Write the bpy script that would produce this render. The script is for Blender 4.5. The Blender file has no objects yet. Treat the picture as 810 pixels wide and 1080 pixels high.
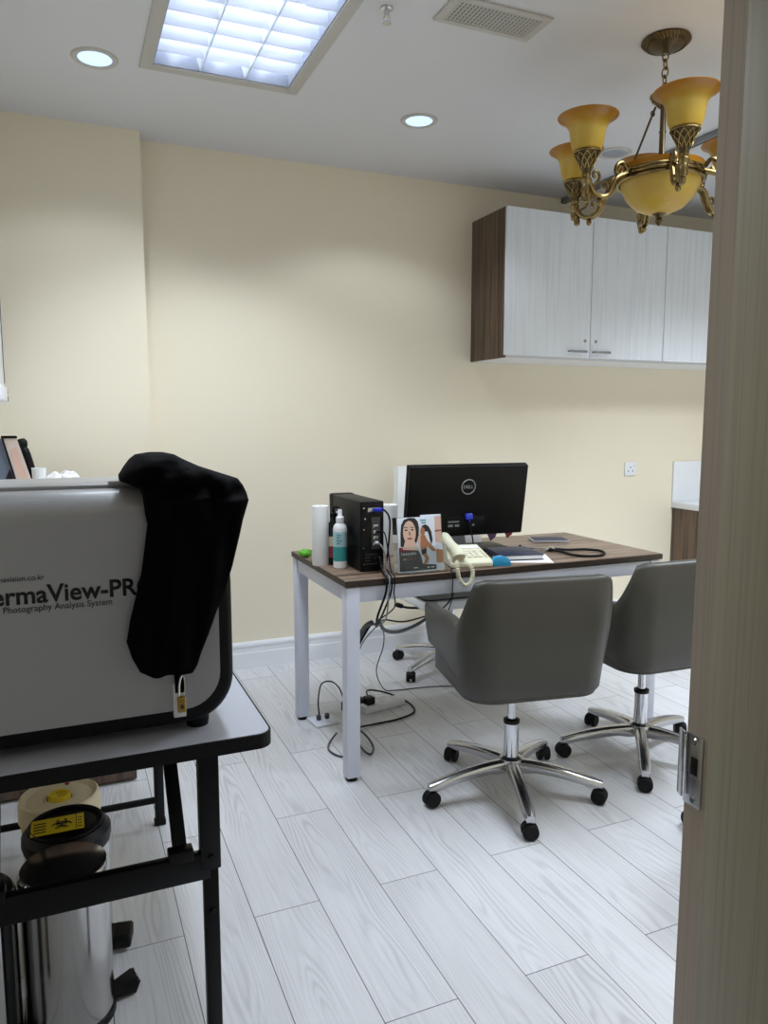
import bpy, bmesh, math, random
from mathutils import Vector, Matrix
random.seed(7)
C = bpy.context.scene.collection
PI = math.pi
R = math.radians

# ------------------------------------------------------------------ materials
def lin(c):
    return tuple(((v/255.0)/12.92 if v/255.0 <= .04045 else ((v/255.0+.055)/1.055)**2.4) for v in c)

def mat(name, col, rough=.5, metal=0.0, noise=0.0, nscale=30.0, bump=0.0, bscale=200.0, spec=.5, trans=0.0, ior=1.45,
        emit=None, estr=0.0, coat=0.0):
    m = bpy.data.materials.new(name); m.use_nodes = True
    nt = m.node_tree; b = nt.nodes['Principled BSDF']
    c = lin(col)
    b.inputs['Base Color'].default_value = (*c, 1)
    b.inputs['Roughness'].default_value = rough
    b.inputs['Metallic'].default_value = metal
    b.inputs['Specular IOR Level'].default_value = spec
    b.inputs['Transmission Weight'].default_value = trans
    b.inputs['IOR'].default_value = ior
    b.inputs['Coat Weight'].default_value = coat
    if emit:
        b.inputs['Emission Color'].default_value = (*lin(emit), 1)
        b.inputs['Emission Strength'].default_value = estr
    tc = nt.nodes.new('ShaderNodeTexCoord')
    n = nt.nodes.new('ShaderNodeTexNoise'); n.inputs['Scale'].default_value = nscale; n.inputs['Detail'].default_value = 4
    nt.links.new(tc.outputs['Object'], n.inputs['Vector'])
    mx = nt.nodes.new('ShaderNodeMix'); mx.data_type = 'RGBA'
    mx.inputs['A'].default_value = (*[v*(1-noise) for v in c], 1)
    mx.inputs['B'].default_value = (*[min(1, v*(1+noise)) for v in c], 1)
    nt.links.new(n.outputs['Fac'], mx.inputs['Factor'])
    nt.links.new(mx.outputs['Result'], b.inputs['Base Color'])
    if bump > 0:
        n2 = nt.nodes.new('ShaderNodeTexNoise'); n2.inputs['Scale'].default_value = bscale
        nt.links.new(tc.outputs['Object'], n2.inputs['Vector'])
        bp = nt.nodes.new('ShaderNodeBump'); bp.inputs['Strength'].default_value = bump; bp.inputs['Distance'].default_value = .002
        nt.links.new(n2.outputs['Fac'], bp.inputs['Height']); nt.links.new(bp.outputs['Normal'], b.inputs['Normal'])
    return m

def wood(name, stops, scale, stretch, rough=.45, dist=2.0):
    """striped laminate: noise stretched along the grain; stretch = per-axis scale"""
    m = bpy.data.materials.new(name); m.use_nodes = True
    nt = m.node_tree; b = nt.nodes['Principled BSDF']; b.inputs['Roughness'].default_value = rough
    tc = nt.nodes.new('ShaderNodeTexCoord'); mp = nt.nodes.new('ShaderNodeMapping')
    mp.inputs['Scale'].default_value = stretch
    nt.links.new(tc.outputs['Object'], mp.inputs['Vector'])
    n = nt.nodes.new('ShaderNodeTexNoise'); n.inputs['Scale'].default_value = scale; n.inputs['Detail'].default_value = 6
    n.inputs['Distortion'].default_value = dist*.2
    nt.links.new(mp.outputs['Vector'], n.inputs['Vector'])
    cr = nt.nodes.new('ShaderNodeValToRGB'); e = cr.color_ramp.elements
    while len(e) < len(stops): e.new(.5)
    for el, (p, c) in zip(e, stops): el.position = p; el.color = (*lin(c), 1)
    nt.links.new(n.outputs['Fac'], cr.inputs['Fac']); nt.links.new(cr.outputs['Color'], b.inputs['Base Color'])
    return m

def floor_mat():
    m = bpy.data.materials.new('floor_planks'); m.use_nodes = True
    nt = m.node_tree; N = nt.nodes; L = nt.links; b = N['Principled BSDF']
    tc = N.new('ShaderNodeTexCoord'); sp = N.new('ShaderNodeSeparateXYZ'); L.new(tc.outputs['Object'], sp.inputs[0])
    def mth(op, a, bb):
        n = N.new('ShaderNodeMath'); n.operation = op
        for i, v in enumerate((a, bb)):
            if v is None: continue
            if isinstance(v, (int, float)): n.inputs[i].default_value = v
            else: L.new(v, n.inputs[i])
        return n.outputs[0]
    u = mth('ADD', sp.outputs['Y'], 9.2-1.37); v = mth('ADD', sp.outputs['X'], .1815*20-.041)
    cb = N.new('ShaderNodeCombineXYZ'); L.new(u, cb.inputs[0]); L.new(v, cb.inputs[1])
    br = N.new('ShaderNodeTexBrick'); L.new(cb.outputs[0], br.inputs['Vector'])
    br.offset = .5; br.offset_frequency = 2; br.squash_frequency = 1; br.squash = 1
    for k, val in (('Scale', 1.0), ('Mortar Size', .0011), ('Mortar Smooth', .0), ('Bias', 0.0), ('Brick Width', .92), ('Row Height', .1815)):
        br.inputs[k].default_value = val
    br.inputs['Color1'].default_value = (.0, .0, .0, 1); br.inputs['Color2'].default_value = (1, 1, 1, 1); br.inputs['Mortar'].default_value = (.5, .5, .5, 1)
    rnd = N.new('ShaderNodeSeparateColor'); L.new(br.outputs['Color'], rnd.inputs[0])
    # per-plank shift of the grain
    sh = mth('MULTIPLY', rnd.outputs[0], 37.0)
    row = mth('FLOOR', mth('DIVIDE', v, .1815), None)
    vl = mth('SUBTRACT', mth('DIVIDE', v, .1815), row)              # 0..1 across the plank
    vx = mth('ADD', mth('SUBTRACT', vl, .5), mth('MULTIPLY', mth('SUBTRACT', rnd.outputs[0], .5), .5))
    # cathedral rings: distance-like bands, long along the plank
    ux = mth('ADD', mth('MULTIPLY', u, .85), sh)
    c2 = N.new('ShaderNodeCombineXYZ'); L.new(ux, c2.inputs[0]); L.new(mth('MULTIPLY', vl, .9), c2.inputs[1]); L.new(sh, c2.inputs[2])
    nz = N.new('ShaderNodeTexNoise'); nz.inputs['Scale'].default_value = 1.7; nz.inputs['Detail'].default_value = 2; L.new(c2.outputs[0], nz.inputs['Vector'])
    par = mth('MULTIPLY', mth('MULTIPLY', vx, vx), 2.6)
    ph = mth('ADD', mth('MULTIPLY', mth('ADD', par, mth('MULTIPLY', nz.outputs['Fac'], 1.25)), 58.0), mth('MULTIPLY', u, 16.0))
    wv = mth('SINE', ph, None)
    rings = mth('POWER', mth('ADD', mth('MULTIPLY', wv, .5), .5), 2.2)
    # where the rings show
    c3 = N.new('ShaderNodeCombineXYZ'); L.new(mth('MULTIPLY', ux, 1.2), c3.inputs[0]); L.new(vl, c3.inputs[1]); L.new(sh, c3.inputs[2])
    nm = N.new('ShaderNodeTexNoise'); nm.inputs['Scale'].default_value = 2.0; L.new(c3.outputs[0], nm.inputs['Vector'])
    mr = N.new('ShaderNodeMapRange'); L.new(nm.outputs['Fac'], mr.inputs['Value'])
    mr.inputs['From Min'].default_value = .35; mr.inputs['From Max'].default_value = .65
    # fine fibre
    c4 = N.new('ShaderNodeCombineXYZ'); L.new(mth('MULTIPLY', u, 4.0), c4.inputs[0]); L.new(mth('MULTIPLY', v, 160.0), c4.inputs[1]); L.new(sh, c4.inputs[2])
    nf = N.new('ShaderNodeTexNoise'); nf.inputs['Scale'].default_value = 1.0; nf.inputs['Detail'].default_value = 3; L.new(c4.outputs[0], nf.inputs['Vector'])
    f = mth('ADD', mth('MULTIPLY', mth('MULTIPLY', rings, mr.outputs[0]), .42), mth('MULTIPLY', nf.outputs['Fac'], .55))
    cr = N.new('ShaderNodeValToRGB'); e = cr.color_ramp.elements
    e[0].position = .12; e[0].color = (*lin(FLOOR_HI), 1); e[1].position = .85; e[1].color = (*lin(FLOOR_LO), 1)
    L.new(f, cr.inputs['Fac'])
    tint = N.new('ShaderNodeMix'); tint.data_type = 'RGBA'; tint.blend_type = 'MULTIPLY'; tint.inputs['Factor'].default_value = 1
    tv = mth('ADD', mth('MULTIPLY', rnd.outputs[0], .09), .94)
    cc = N.new('ShaderNodeCombineColor')
    for i in range(3): L.new(tv, cc.inputs[i])
    L.new(cr.outputs['Color'], tint.inputs['A']); L.new(cc.outputs[0], tint.inputs['B'])
    seam = N.new('ShaderNodeMix'); seam.data_type = 'RGBA'; L.new(br.outputs['Fac'], seam.inputs['Factor'])
    L.new(tint.outputs['Result'], seam.inputs['A']); seam.inputs['B'].default_value = (*lin((82, 82, 86)), 1)
    L.new(seam.outputs['Result'], b.inputs['Base Color'])
    b.inputs['Roughness'].default_value = .42; b.inputs['Specular IOR Level'].default_value = .4
    return m

FLOOR_HI = (226, 226, 230); FLOOR_LO = (190, 190, 193)

def amber():
    m = bpy.data.materials.new('amber_glass'); m.use_nodes = True
    nt = m.node_tree; b = nt.nodes['Principled BSDF']
    tc = nt.nodes.new('ShaderNodeTexCoord'); sp = nt.nodes.new('ShaderNodeSeparateXYZ'); nt.links.new(tc.outputs['Generated'], sp.inputs[0])
    n = nt.nodes.new('ShaderNodeTexNoise'); n.inputs['Scale'].default_value = 9; nt.links.new(tc.outputs['Object'], n.inputs['Vector'])
    ad = nt.nodes.new('ShaderNodeMath'); ad.operation = 'MULTIPLY_ADD'; ad.inputs[1].default_value = .12
    nt.links.new(n.outputs['Fac'], ad.inputs[0]); nt.links.new(sp.outputs['Z'], ad.inputs[2])
    cr = nt.nodes.new('ShaderNodeValToRGB'); e = cr.color_ramp.elements
    e[0].position = .0; e[0].color = (*lin((196, 158, 44)), 1); e[1].position = .65; e[1].color = (*lin((206, 174, 84)), 1)
    x = e.new(.82); x.color = (*lin((188, 142, 26)), 1); x = e.new(1.05); x.color = (*lin((168, 112, 18)), 1)
    nt.links.new(ad.outputs[0], cr.inputs['Fac']); nt.links.new(cr.outputs['Color'], b.inputs['Base Color'])
    b.inputs['Roughness'].default_value = .3; b.inputs['Subsurface Weight'].default_value = .25
    b.inputs['Subsurface Radius'].default_value = (.03, .02, .005)
    return m

def wall_mat(name, col):
    return mat(name, col, rough=.55, noise=.015, nscale=3, bump=.06, bscale=350, spec=.35)

M = {}
TUBE = 12.0
M['wall'] = wall_mat('cream_paint', (242, 232, 210))
M['ceil'] = wall_mat('ceiling_paint', (220, 220, 223))
M['outer'] = wall_mat('corridor_paint', (170, 165, 158))
M['floor'] = floor_mat()
M['white'] = mat('white_gloss', (238, 240, 244), .35)
M['whitemetal'] = mat('white_powder_coat', (226, 230, 246), .4, noise=.02)
M['desk'] = wood('walnut_laminate', [(.3, (66, 53, 44)), (.44, (104, 84, 70)), (.56, (146, 124, 106)), (.68, (88, 70, 58))], 3.0, (.45, 14, 14), .38)
M['deskedge'] = mat('dark_edge_band', (54, 44, 38), .45)
M['walnut'] = wood('walnut_panel', [(.3, (50, 38, 29)), (.45, (84, 66, 52)), (.58, (112, 90, 72)), (.72, (62, 48, 37))], 3.0, (14, 14, .45), .42)
M['door'] = wood('white_ash_door', [(.25, (222, 229, 240)), (.55, (238, 243, 250)), (.8, (230, 236, 245))], 4.0, (16, 16, .5), .2)
M['jamb'] = wood('greige_laminate', [(.25, (166, 153, 139)), (.5, (190, 177, 162)), (.75, (174, 161, 148))], 5.0, (30, 30, .25), .5)
M['leather'] = mat('grey_leather', (68, 66, 60), .42, noise=.05, bump=.12, bscale=260)
M['chrome'] = mat('chrome', (215, 216, 220), .12, 1.0)
M['alu'] = mat('polished_aluminium', (190, 190, 192), .22, 1.0, noise=.04)
M['black'] = mat('black_plastic', (7, 7, 9), .45, spec=.3)
M['rubber'] = mat('black_rubber', (9, 9, 11), .6, spec=.3)
M['blackmetal'] = mat('black_powder_coat', (7, 7, 9), .42, spec=.3)
M['silver'] = mat('silver_paint', (176, 177, 180), .32, .35, noise=.02)
M['cloth'] = mat('black_cloth', (5, 5, 8), .85, noise=.2, bump=.3, bscale=500, spec=.08)
M['tabletop'] = mat('grey_table_laminate', (196, 199, 212), .28)
M['steel'] = mat('stainless_steel', (188, 187, 186), .16, 1.0, noise=.03, nscale=6)
M['brass'] = mat('antique_brass', (142, 124, 84), .25, 1.0, noise=.6, nscale=60)
M['brassdark'] = mat('dark_bronze', (98, 84, 60), .4, .9, noise=.3, nscale=80)
M['amber'] = amber()
M['gold'] = mat('padlock_brass', (180, 150, 80), .3, 1.0)
M['cream'] = mat('cream_plastic', (226, 222, 196), .4)
M['key'] = mat('key_plastic', (236, 232, 214), .45)
M['paper'] = mat('white_paper', (240, 240, 240), .8, bump=.25, bscale=120)
M['crumple'] = mat('white_wrap', (236, 236, 236), .35, bump=1.0, bscale=34)
M['teal'] = mat('teal_label', (60, 160, 162), .5)
M['pale'] = mat('pale_label', (178, 214, 226), .5)
M['darkglass'] = mat('dark_bottle', (22, 26, 20), .15)
M['maroon'] = mat('maroon_label', (150, 60, 72), .5)
M['green'] = mat('green_wrap', (96, 176, 44), .5, noise=.25, nscale=60, bump=.5, bscale=60)
M['blue'] = mat('blue_plug', (34, 50, 178), .4)
M['bluebox'] = mat('clear_blue_plastic', (60, 180, 235), .1, trans=.25)
M['acrylic'] = mat('clear_acrylic', (245, 250, 250), .02, trans=1.0, ior=1.3)
M['greyink'] = mat('grey_ink', (70, 70, 74), .4)
M['blackink'] = mat('black_ink', (10, 10, 12), .5)
M['whiteink'] = mat('white_ink', (215, 215, 215), .5)
M['silverink'] = mat('silver_emblem', (168, 170, 174), .35, .3)
M['skin'] = mat('printed_skin', (226, 190, 172), .3)
M['tan'] = mat('printed_tan_skin', (176, 118, 84), .3)
M['hair'] = mat('printed_hair', (36, 28, 28), .3)
M['lip'] = mat('printed_lips', (178, 92, 96), .3)
M['redink'] = mat('printed_red', (150, 42, 54), .3)
M['cover'] = mat('printed_cover', (222, 228, 240), .25)
M['purple'] = mat('purple_paper', (72, 44, 78), .6)
M['darkred'] = mat('dark_red_paper', (110, 36, 52), .6)
M['yellow'] = mat('yellow_plastic', (226, 196, 38), .4)
M['ivory'] = mat('ivory_plastic', (222, 206, 172), .5)
M['navy'] = mat('navy_cover', (46, 50, 70), .5)
M['vent'] = mat('vent_grey', (196, 193, 186), .5)
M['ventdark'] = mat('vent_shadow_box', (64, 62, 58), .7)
M['greyrail'] = mat('grey_aluminium_rail', (150, 152, 156), .4, .6)
M['tube'] = mat('lamp_tube', (255, 255, 255), .5, emit=(228, 238, 255), estr=TUBE)
M['reflector'] = mat('troffer_reflector', (158, 164, 176), .3)
M['louvre'] = mat('louvre_blade', (232, 238, 250), .3)
M['lens'] = mat('downlight_lens', (210, 225, 255), .2, emit=(176, 208, 255), estr=1.25)
M['lensoff'] = mat('downlight_glass_unlit', (200, 205, 212), .15, .5)
M['neck'] = mat('stand_grey', (150, 158, 176), .4)
M['stop'] = wood('greige_laminate_shaded', [(.25, (150, 143, 122)), (.5, (170, 162, 140)), (.75, (158, 150, 129))], 5.0, (30, 30, .25), .5)  # same laminate as the jamb, with the stop's shade put into the colour
M['pinkcard'] = mat('pale_pink_card', (222, 204, 194), .5, noise=.1, nscale=20)
M['navygrey'] = mat('blue_grey_card', (110, 120, 140), .5)
M['duct'] = mat('grey_duct_cover', (104, 106, 108), .5)
M['redmark'] = mat('red_mark', (170, 30, 34), .5)

# ------------------------------------------------------------------ mesh helpers
class MB:
    def __init__(s): s.bm = bmesh.new(); s.mark = 0
    def _bev(s, geom_faces, w, seg=2):
        edges = {e for f in geom_faces for e in f.edges if len(e.link_faces) == 2 and e.calc_face_angle(0) > .6}
        bmesh.ops.bevel(s.bm, geom=list(edges), offset=w, segments=seg, affect='EDGES', profile=.5, clamp_overlap=True)
    def box(s, c, d, bev=0.0, rot=None, seg=2):
        t = bmesh.new(); bmesh.ops.create_cube(t, size=1)
        bmesh.ops.scale(t, vec=d, verts=t.verts)
        if bev > 0: bmesh.ops.bevel(t, geom=t.edges[:], offset=bev, segments=seg, affect='EDGES', profile=.5, clamp_overlap=True)
        mx = Matrix.Translation(c)
        if rot is not None: mx = mx @ rot
        bmesh.ops.transform(t, matrix=mx, verts=t.verts); s.add(t); return s
    def bx(s, a, b, bev=0.0, seg=2):
        return s.box([(a[i]+b[i])/2 for i in range(3)], [abs(b[i]-a[i]) for i in range(3)], bev, None, seg)
    def add(s, t):
        me = bpy.data.meshes.new('_t'); t.to_mesh(me); s.bm.from_mesh(me); bpy.data.meshes.remove(me); t.free()
    def cyl(s, a, b, r, r2=None, seg=20, cap=True):
        a = Vector(a); b = Vector(b); r2 = r if r2 is None else r2
        return s.rings([(a, r), (b, r2)], seg, cap)
    def rings(s, lst, seg=16, cap=True):
        pts = [Vector(p) for p, _ in lst]; prev = None; rows = []
        up = None
        for i, (p, r) in enumerate(lst):
            d = (pts[min(i+1, len(pts)-1)]-pts[max(i-1, 0)])
            d = d.normalized() if d.length > 1e-9 else Vector((0, 0, 1))
            if up is None: up = d.orthogonal().normalized()
            up = (up-d*up.dot(d));
            up = up.normalized() if up.length > 1e-6 else d.orthogonal().normalized()
            sd = d.cross(up)
            rows.append([s.bm.verts.new(pts[i]+(up*math.cos(2*PI*k/seg)+sd*math.sin(2*PI*k/seg))*r) for k in range(seg)])
        for a, b in zip(rows, rows[1:]):
            for k in range(seg): s.bm.faces.new((a[k], a[(k+1) % seg], b[(k+1) % seg], b[k]))
        if cap:
            s.bm.faces.new(rows[0][::-1]); s.bm.faces.new(rows[-1])
        return s
    def tube(s, pts, r, seg=8, smooth=True, n=6):
        if smooth: pts = spline(pts, n)
        return s.rings([(p, r) for p in pts], seg)
    def lathe(s, prof, c=(0, 0, 0), seg=32, close=False):
        c = Vector(c); rows = []
        for r, z in prof:
            if r < 1e-6: rows.append([s.bm.verts.new(c+Vector((0, 0, z)))])
            else: rows.append([s.bm.verts.new(c+Vector((r*math.cos(2*PI*k/seg), r*math.sin(2*PI*k/seg), z))) for k in range(seg)])
        if close: rows.append(rows[0])
        for a, b in zip(rows, rows[1:]):
            for k in range(seg):
                k2 = (k+1) % seg
                if len(a) == 1 and len(b) == 1: continue
                if len(a) == 1: s.bm.faces.new((a[0], b[k2], b[k]))
                elif len(b) == 1: s.bm.faces.new((a[k], a[k2], b[0]))
                else: s.bm.faces.new((a[k], a[k2], b[k2], b[k]))
        return s
    def prism(s, pts, axis, a, b, bev=0.0, seg=2):
        """extrude a 2-D outline along axis (x,y,z) from a to b"""
        t = bmesh.new()
        def P(p, w): return {'x': (w, p[0], p[1]), 'y': (p[0], w, p[1]), 'z': (p[0], p[1], w)}[axis]
        A = [t.verts.new(P(p, a)) for p in pts]; B = [t.verts.new(P(p, b)) for p in pts]; n = len(pts)
        t.faces.new(A); t.faces.new(B[::-1])
        for k in range(n): t.faces.new((A[k], B[k], B[(k+1) % n], A[(k+1) % n]))
        bmesh.ops.recalc_face_normals(t, faces=t.faces)
        if bev > 0:
            ed = [e for e in t.edges if e.calc_face_angle(0) > .9]
            bmesh.ops.bevel(t, geom=ed, offset=bev, segments=seg, affect='EDGES', profile=.5, clamp_overlap=True)
        s.add(t); return s
    def sphere(s, c, r, sc=(1, 1, 1), u=16, v=10):
        t = bmesh.new(); bmesh.ops.create_uvsphere(t, u_segments=u, v_segments=v, radius=r)
        bmesh.ops.scale(t, vec=sc, verts=t.verts); bmesh.ops.translate(t, vec=c, verts=t.verts); s.add(t); return s
    def torus(s, c, R_, r, seg=32, rs=8, mx=None):
        t = bmesh.new(); rows = []
        for i in range(seg):
            a = 2*PI*i/seg
            rows.append([t.verts.new(((R_+r*math.cos(2*PI*j/rs))*math.cos(a), (R_+r*math.cos(2*PI*j/rs))*math.sin(a), r*math.sin(2*PI*j/rs))) for j in range(rs)])
        for i in range(seg):
            A = rows[i]; B = rows[(i+1) % seg]
            for j in range(rs): t.faces.new((A[j], B[j], B[(j+1) % rs], A[(j+1) % rs]))
        m = Matrix.Translation(c)
        if mx is not None: m = m @ mx
        bmesh.ops.transform(t, matrix=m, verts=t.verts); s.add(t); return s
    def grid(s, fn, nu, nv, closeu=False):
        vs = [[s.bm.verts.new(fn(i, j)) for j in range(nv)] for i in range(nu)]
        for i in range(nu if closeu else nu-1):
            for j in range(nv-1):
                s.bm.faces.new((vs[i][j], vs[(i+1) % nu][j], vs[(i+1) % nu][j+1], vs[i][j+1]))
        return vs
    def poly(s, pts):
        s.bm.faces.new([s.bm.verts.new(p) for p in pts]); return s
    def xf(s, mx): bmesh.ops.transform(s.bm, matrix=mx, verts=s.bm.verts); return s
    def build(s, name, material, parent=None, off=(0, 0, 0), smooth=35, sub=0, label=None):
        bmesh.ops.recalc_face_normals(s.bm, faces=s.bm.faces)
        if any(off): bmesh.ops.translate(s.bm, vec=-Vector(off), verts=s.bm.verts)
        me = bpy.data.meshes.new(name); s.bm.to_mesh(me); s.bm.free()
        me.materials.append(material)
        if smooth:
            me.polygons.foreach_set('use_smooth', [True]*len(me.polygons)); me.set_sharp_from_angle(angle=R(smooth))
        o = bpy.data.objects.new(name, me); C.objects.link(o)
        if parent is not None: o.parent = parent
        else: o.location = off
        if sub:
            md = o.modifiers.new('sub', 'SUBSURF'); md.levels = sub; md.render_levels = sub
        if label: o['label'] = label
        return o

def spline(P, n=6):
    P = [Vector(p) for p in P]; out = []
    for i in range(len(P)-1):
        a = P[max(i-1, 0)]; b = P[i]; c = P[i+1]; d = P[min(i+2, len(P)-1)]
        for k in range(n):
            t = k/n
            out.append(.5*((2*b)+(c-a)*t+(2*a-5*b+4*c-d)*t*t+(3*b-a-3*c+d)*t**3))
    out.append(P[-1]); return out

def rrect(x0, x1, y0, y1, r, n=6):
    out = []
    for cx, cy, a0 in ((x1-r, y1-r, 0), (x0+r, y1-r, 90), (x0+r, y0+r, 180), (x1-r, y0+r, 270)):
        for k in range(n+1):
            a = R(a0+90*k/n); out.append((cx+r*math.cos(a), cy+r*math.sin(a)))
    return out

def thing(name, label, cat, loc=(0, 0, 0), rz=0.0, group=None):
    o = bpy.data.objects.new(name, None); C.objects.link(o); o.location = loc; o.rotation_euler = (0, 0, rz)
    o.empty_display_size = .05
    o['label'] = label; o['category'] = cat
    if group: o['group'] = group
    return o
def tag(o, label, cat, group=None):
    o['label'] = label; o['category'] = cat
    if group: o['group'] = group
    return o
def struct(o): o['kind'] = 'structure'; return o
def dup(root, loc, rz, label, group=None):
    r = root.copy(); C.objects.link(r); r.location = loc; r.rotation_euler = (0, 0, rz); r['label'] = label
    if group: r['group'] = group
    def rec(src, dst):
        for ch in list(src.children):
            c = ch.copy(); C.objects.link(c); c.parent = dst; rec(ch, c)
    rec(root, r); return r

def lettering(name, txt, material, parent, origin, width, height, bold=0.0, mx=None, off=(0, 0, 0), thick=.0004, shear=0):
    """flat lettering reading along +X in a plane facing -Y, scaled to width x cap height; origin = baseline left"""
    cu = bpy.data.curves.new('_txt', 'FONT'); cu.body = txt; cu.size = 1; cu.offset = bold; cu.extrude = .0; cu.resolution_u = 4; cu.shear = shear
    o = bpy.data.objects.new('_txt', cu); C.objects.link(o)
    bpy.context.view_layer.update()
    me = bpy.data.meshes.new_from_object(o.evaluated_get(bpy.context.evaluated_depsgraph_get()))
    bpy.data.objects.remove(o); bpy.data.curves.remove(cu)
    xs = [v.co.x for v in me.vertices]; x0, x1 = min(xs), max(xs)
    cap = .73
    for v in me.vertices:
        x = (v.co.x-x0)/(x1-x0)*width; z = v.co.y/cap*height
        v.co = (x, 0, z)
    b = MB(); b.bm.from_mesh(me); bpy.data.meshes.remove(me)
    ext = bmesh.ops.extrude_face_region(b.bm, geom=b.bm.faces[:])
    bmesh.ops.translate(b.bm, vec=(0, thick, 0), verts=[g for g in ext['geom'] if isinstance(g, bmesh.types.BMVert)])
    b.xf(Matrix.Translation(origin) @ (mx or Matrix()))
    return b.build(name, material, parent, off, smooth=0)

# ------------------------------------------------------------------ room shell
YW, CZ = 3.857, 2.627
XL, XR, YF = -.55, 5.2, .77
struct(MB().bx((-1.6, -1.2, -.12), (XR+.1, YW+.1, 0)).build('floor', M['floor'], smooth=0))
cb = MB()   # ceiling with openings for the troffer and the downlights' cans is kept whole; fixtures are surface-recessed below
TX0, TX1, TY0, TY1 = .35, .90, 1.86, 3.065
HX0, HX1, HY0, HY1 = TX0+.015, TX1-.015, TY0+.015, TY1-.015
ct = .1
cb.bx((XL-.1, YF-.15, CZ), (HX0, YW+.1, CZ+ct)); cb.bx((HX1, YF-.15, CZ), (XR+.1, YW+.1, CZ+ct))
cb.bx((HX0, YF-.15, CZ), (HX1, HY0, CZ+ct)); cb.bx((HX0, HY1, CZ), (HX1, YW+.1, CZ+ct))
struct(cb.build('ceiling', M['ceil'], smooth=0))
struct(MB().bx((.3, YW, 0), (XR+.1, YW+.1, CZ)).build('wall_back', M['wall'], smooth=0))
wl = MB(); wl.bx((XL-.1, 3.745, 0), (.38, YW+.1, CZ)); wl.bx((XL-.1, YF, 0), (XL, 3.745, CZ))
struct(wl.build('wall_left', M['wall'], smooth=0))
struct(MB().bx((XR, YF, 0), (XR+.1, YW+.1, CZ)).build('wall_right', M['wall'], smooth=0))
wf = MB(); wf.bx((.845, .60, 0), (XR, YF, CZ)); wf.bx((-1.6, .60, 0), (-.40, YF, CZ)); wf.bx((-.40, .60, 2.14), (.845, YF, CZ))
struct(wf.build('wall_front', M['wall'], smooth=0))
# skirting with a stepped profile
prof = [(0, 0), (-.016, 0), (-.016, .082), (-.013, .088), (-.013, .112), (-.017, .118), (-.017, .13), (-.010, .142), (0, .142)]
struct(MB().prism([(YW+a, z) for a, z in prof], 'x', .38, 3.74).build('baseboard_back', M['white'], smooth=25))
struct(MB().prism([(3.745+a, z) for a, z in prof], 'x', XL, .38).build('baseboard_left', M['white'], smooth=25))

# door frame the camera looks past (right side), with stop and strike plate
dj = MB()
dj.bx((.80, .545, 0), (.845, .772, 2.14)); 
frame = struct(dj.build('door_1', M['jamb'], smooth=0))
MB().bx((.7945, .545, 0), (.802, .729, 2.14), .0015).build('door_stop', M['stop'], frame)
sp = MB()
sp.box((.7985, .7565, .815), (.003, .032, .105), .001)
sp.box((.7955, .777, .82), (.003, .016, .098), .001, Matrix.Rotation(R(-24), 4, 'Z'))
pl = sp.build('strike_plate', M['alu'], frame)
h = MB(); h.box((.7968, .754, .822), (.0012, .012, .026), .0004); h.build('latch_hole', M['black'], pl)
h = MB()
for z in (.772, .858): h.cyl((.7970, .754, z), (.7955, .754, z), .005, .004, 14)
h.build('screw', M['chrome'], pl)

# ------------------------------------------------------------------ ceiling fittings
def troffer():
    t = thing('ceiling_light', 'large recessed fluorescent ceiling light with white louvre grid', 'ceiling light', ((TX0+TX1)/2, (TY0+TY1)/2, CZ))
    o = t.location
    f = MB(); w = .03
    f.bx((TX0-w, TY0-w, CZ-.006), (TX0+w*.5, TY1+w, CZ+.002), .002); f.bx((TX1-w*.5, TY0-w, CZ-.006), (TX1+w, TY1+w, CZ+.002), .002)
    f.bx((TX0+w*.5, TY0-w, CZ-.006), (TX1-w*.5, TY0+w*.5, CZ+.002), .002); f.bx((TX0+w*.5, TY1-w*.5, CZ-.006), (TX1-w*.5, TY1+w, CZ+.002), .002)
    f.build('frame', M['vent'], t, o)
    h = MB()
    h.bx((HX0, HY0, CZ+.09), (HX1, HY1, CZ+.095))
    for a, b in (((HX0, HY0, CZ), (HX0+.004, HY1, CZ+.09)), ((HX1-.004, HY0, CZ), (HX1, HY1, CZ+.09)), ((HX0, HY0, CZ), (HX1, HY0+.004, CZ+.09)), ((HX0, HY1-.004, CZ), (HX1, HY1, CZ+.09))): h.bx(a, b)
    h.build('reflector', M['reflector'], t, o)
    W = (HX1-HX0-.008)/3
    lou = MB()
    for k in range(3):
        x0 = HX0+.004+W*k
        if k:
            lou.prism([(x0-.014, CZ+.045), (x0+.014, CZ+.045), (x0+.002, CZ+.002), (x0-.002, CZ+.002)], 'y', HY0+.004, HY1-.004)
    nb = 12
    for j in range(1, nb):
        y = HY0+(HY1-HY0)*j/nb
        lou.prism([(y-.016, CZ+.045), (y+.016, CZ+.045), (y+.001, CZ+.004), (y-.001, CZ+.004)], 'x', HX0+.004, HX1-.004)
    lou.build('louvre', M['louvre'], t, o, smooth=0)
    for k in range(3):
        x = HX0+.004+W*(k+.5)
        MB().cyl((x, HY0+.02, CZ+.068), (x, HY1-.02, CZ+.068), .013, seg=12).build('tube', M['tube'], t, o)
    return t
troffer()

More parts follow.
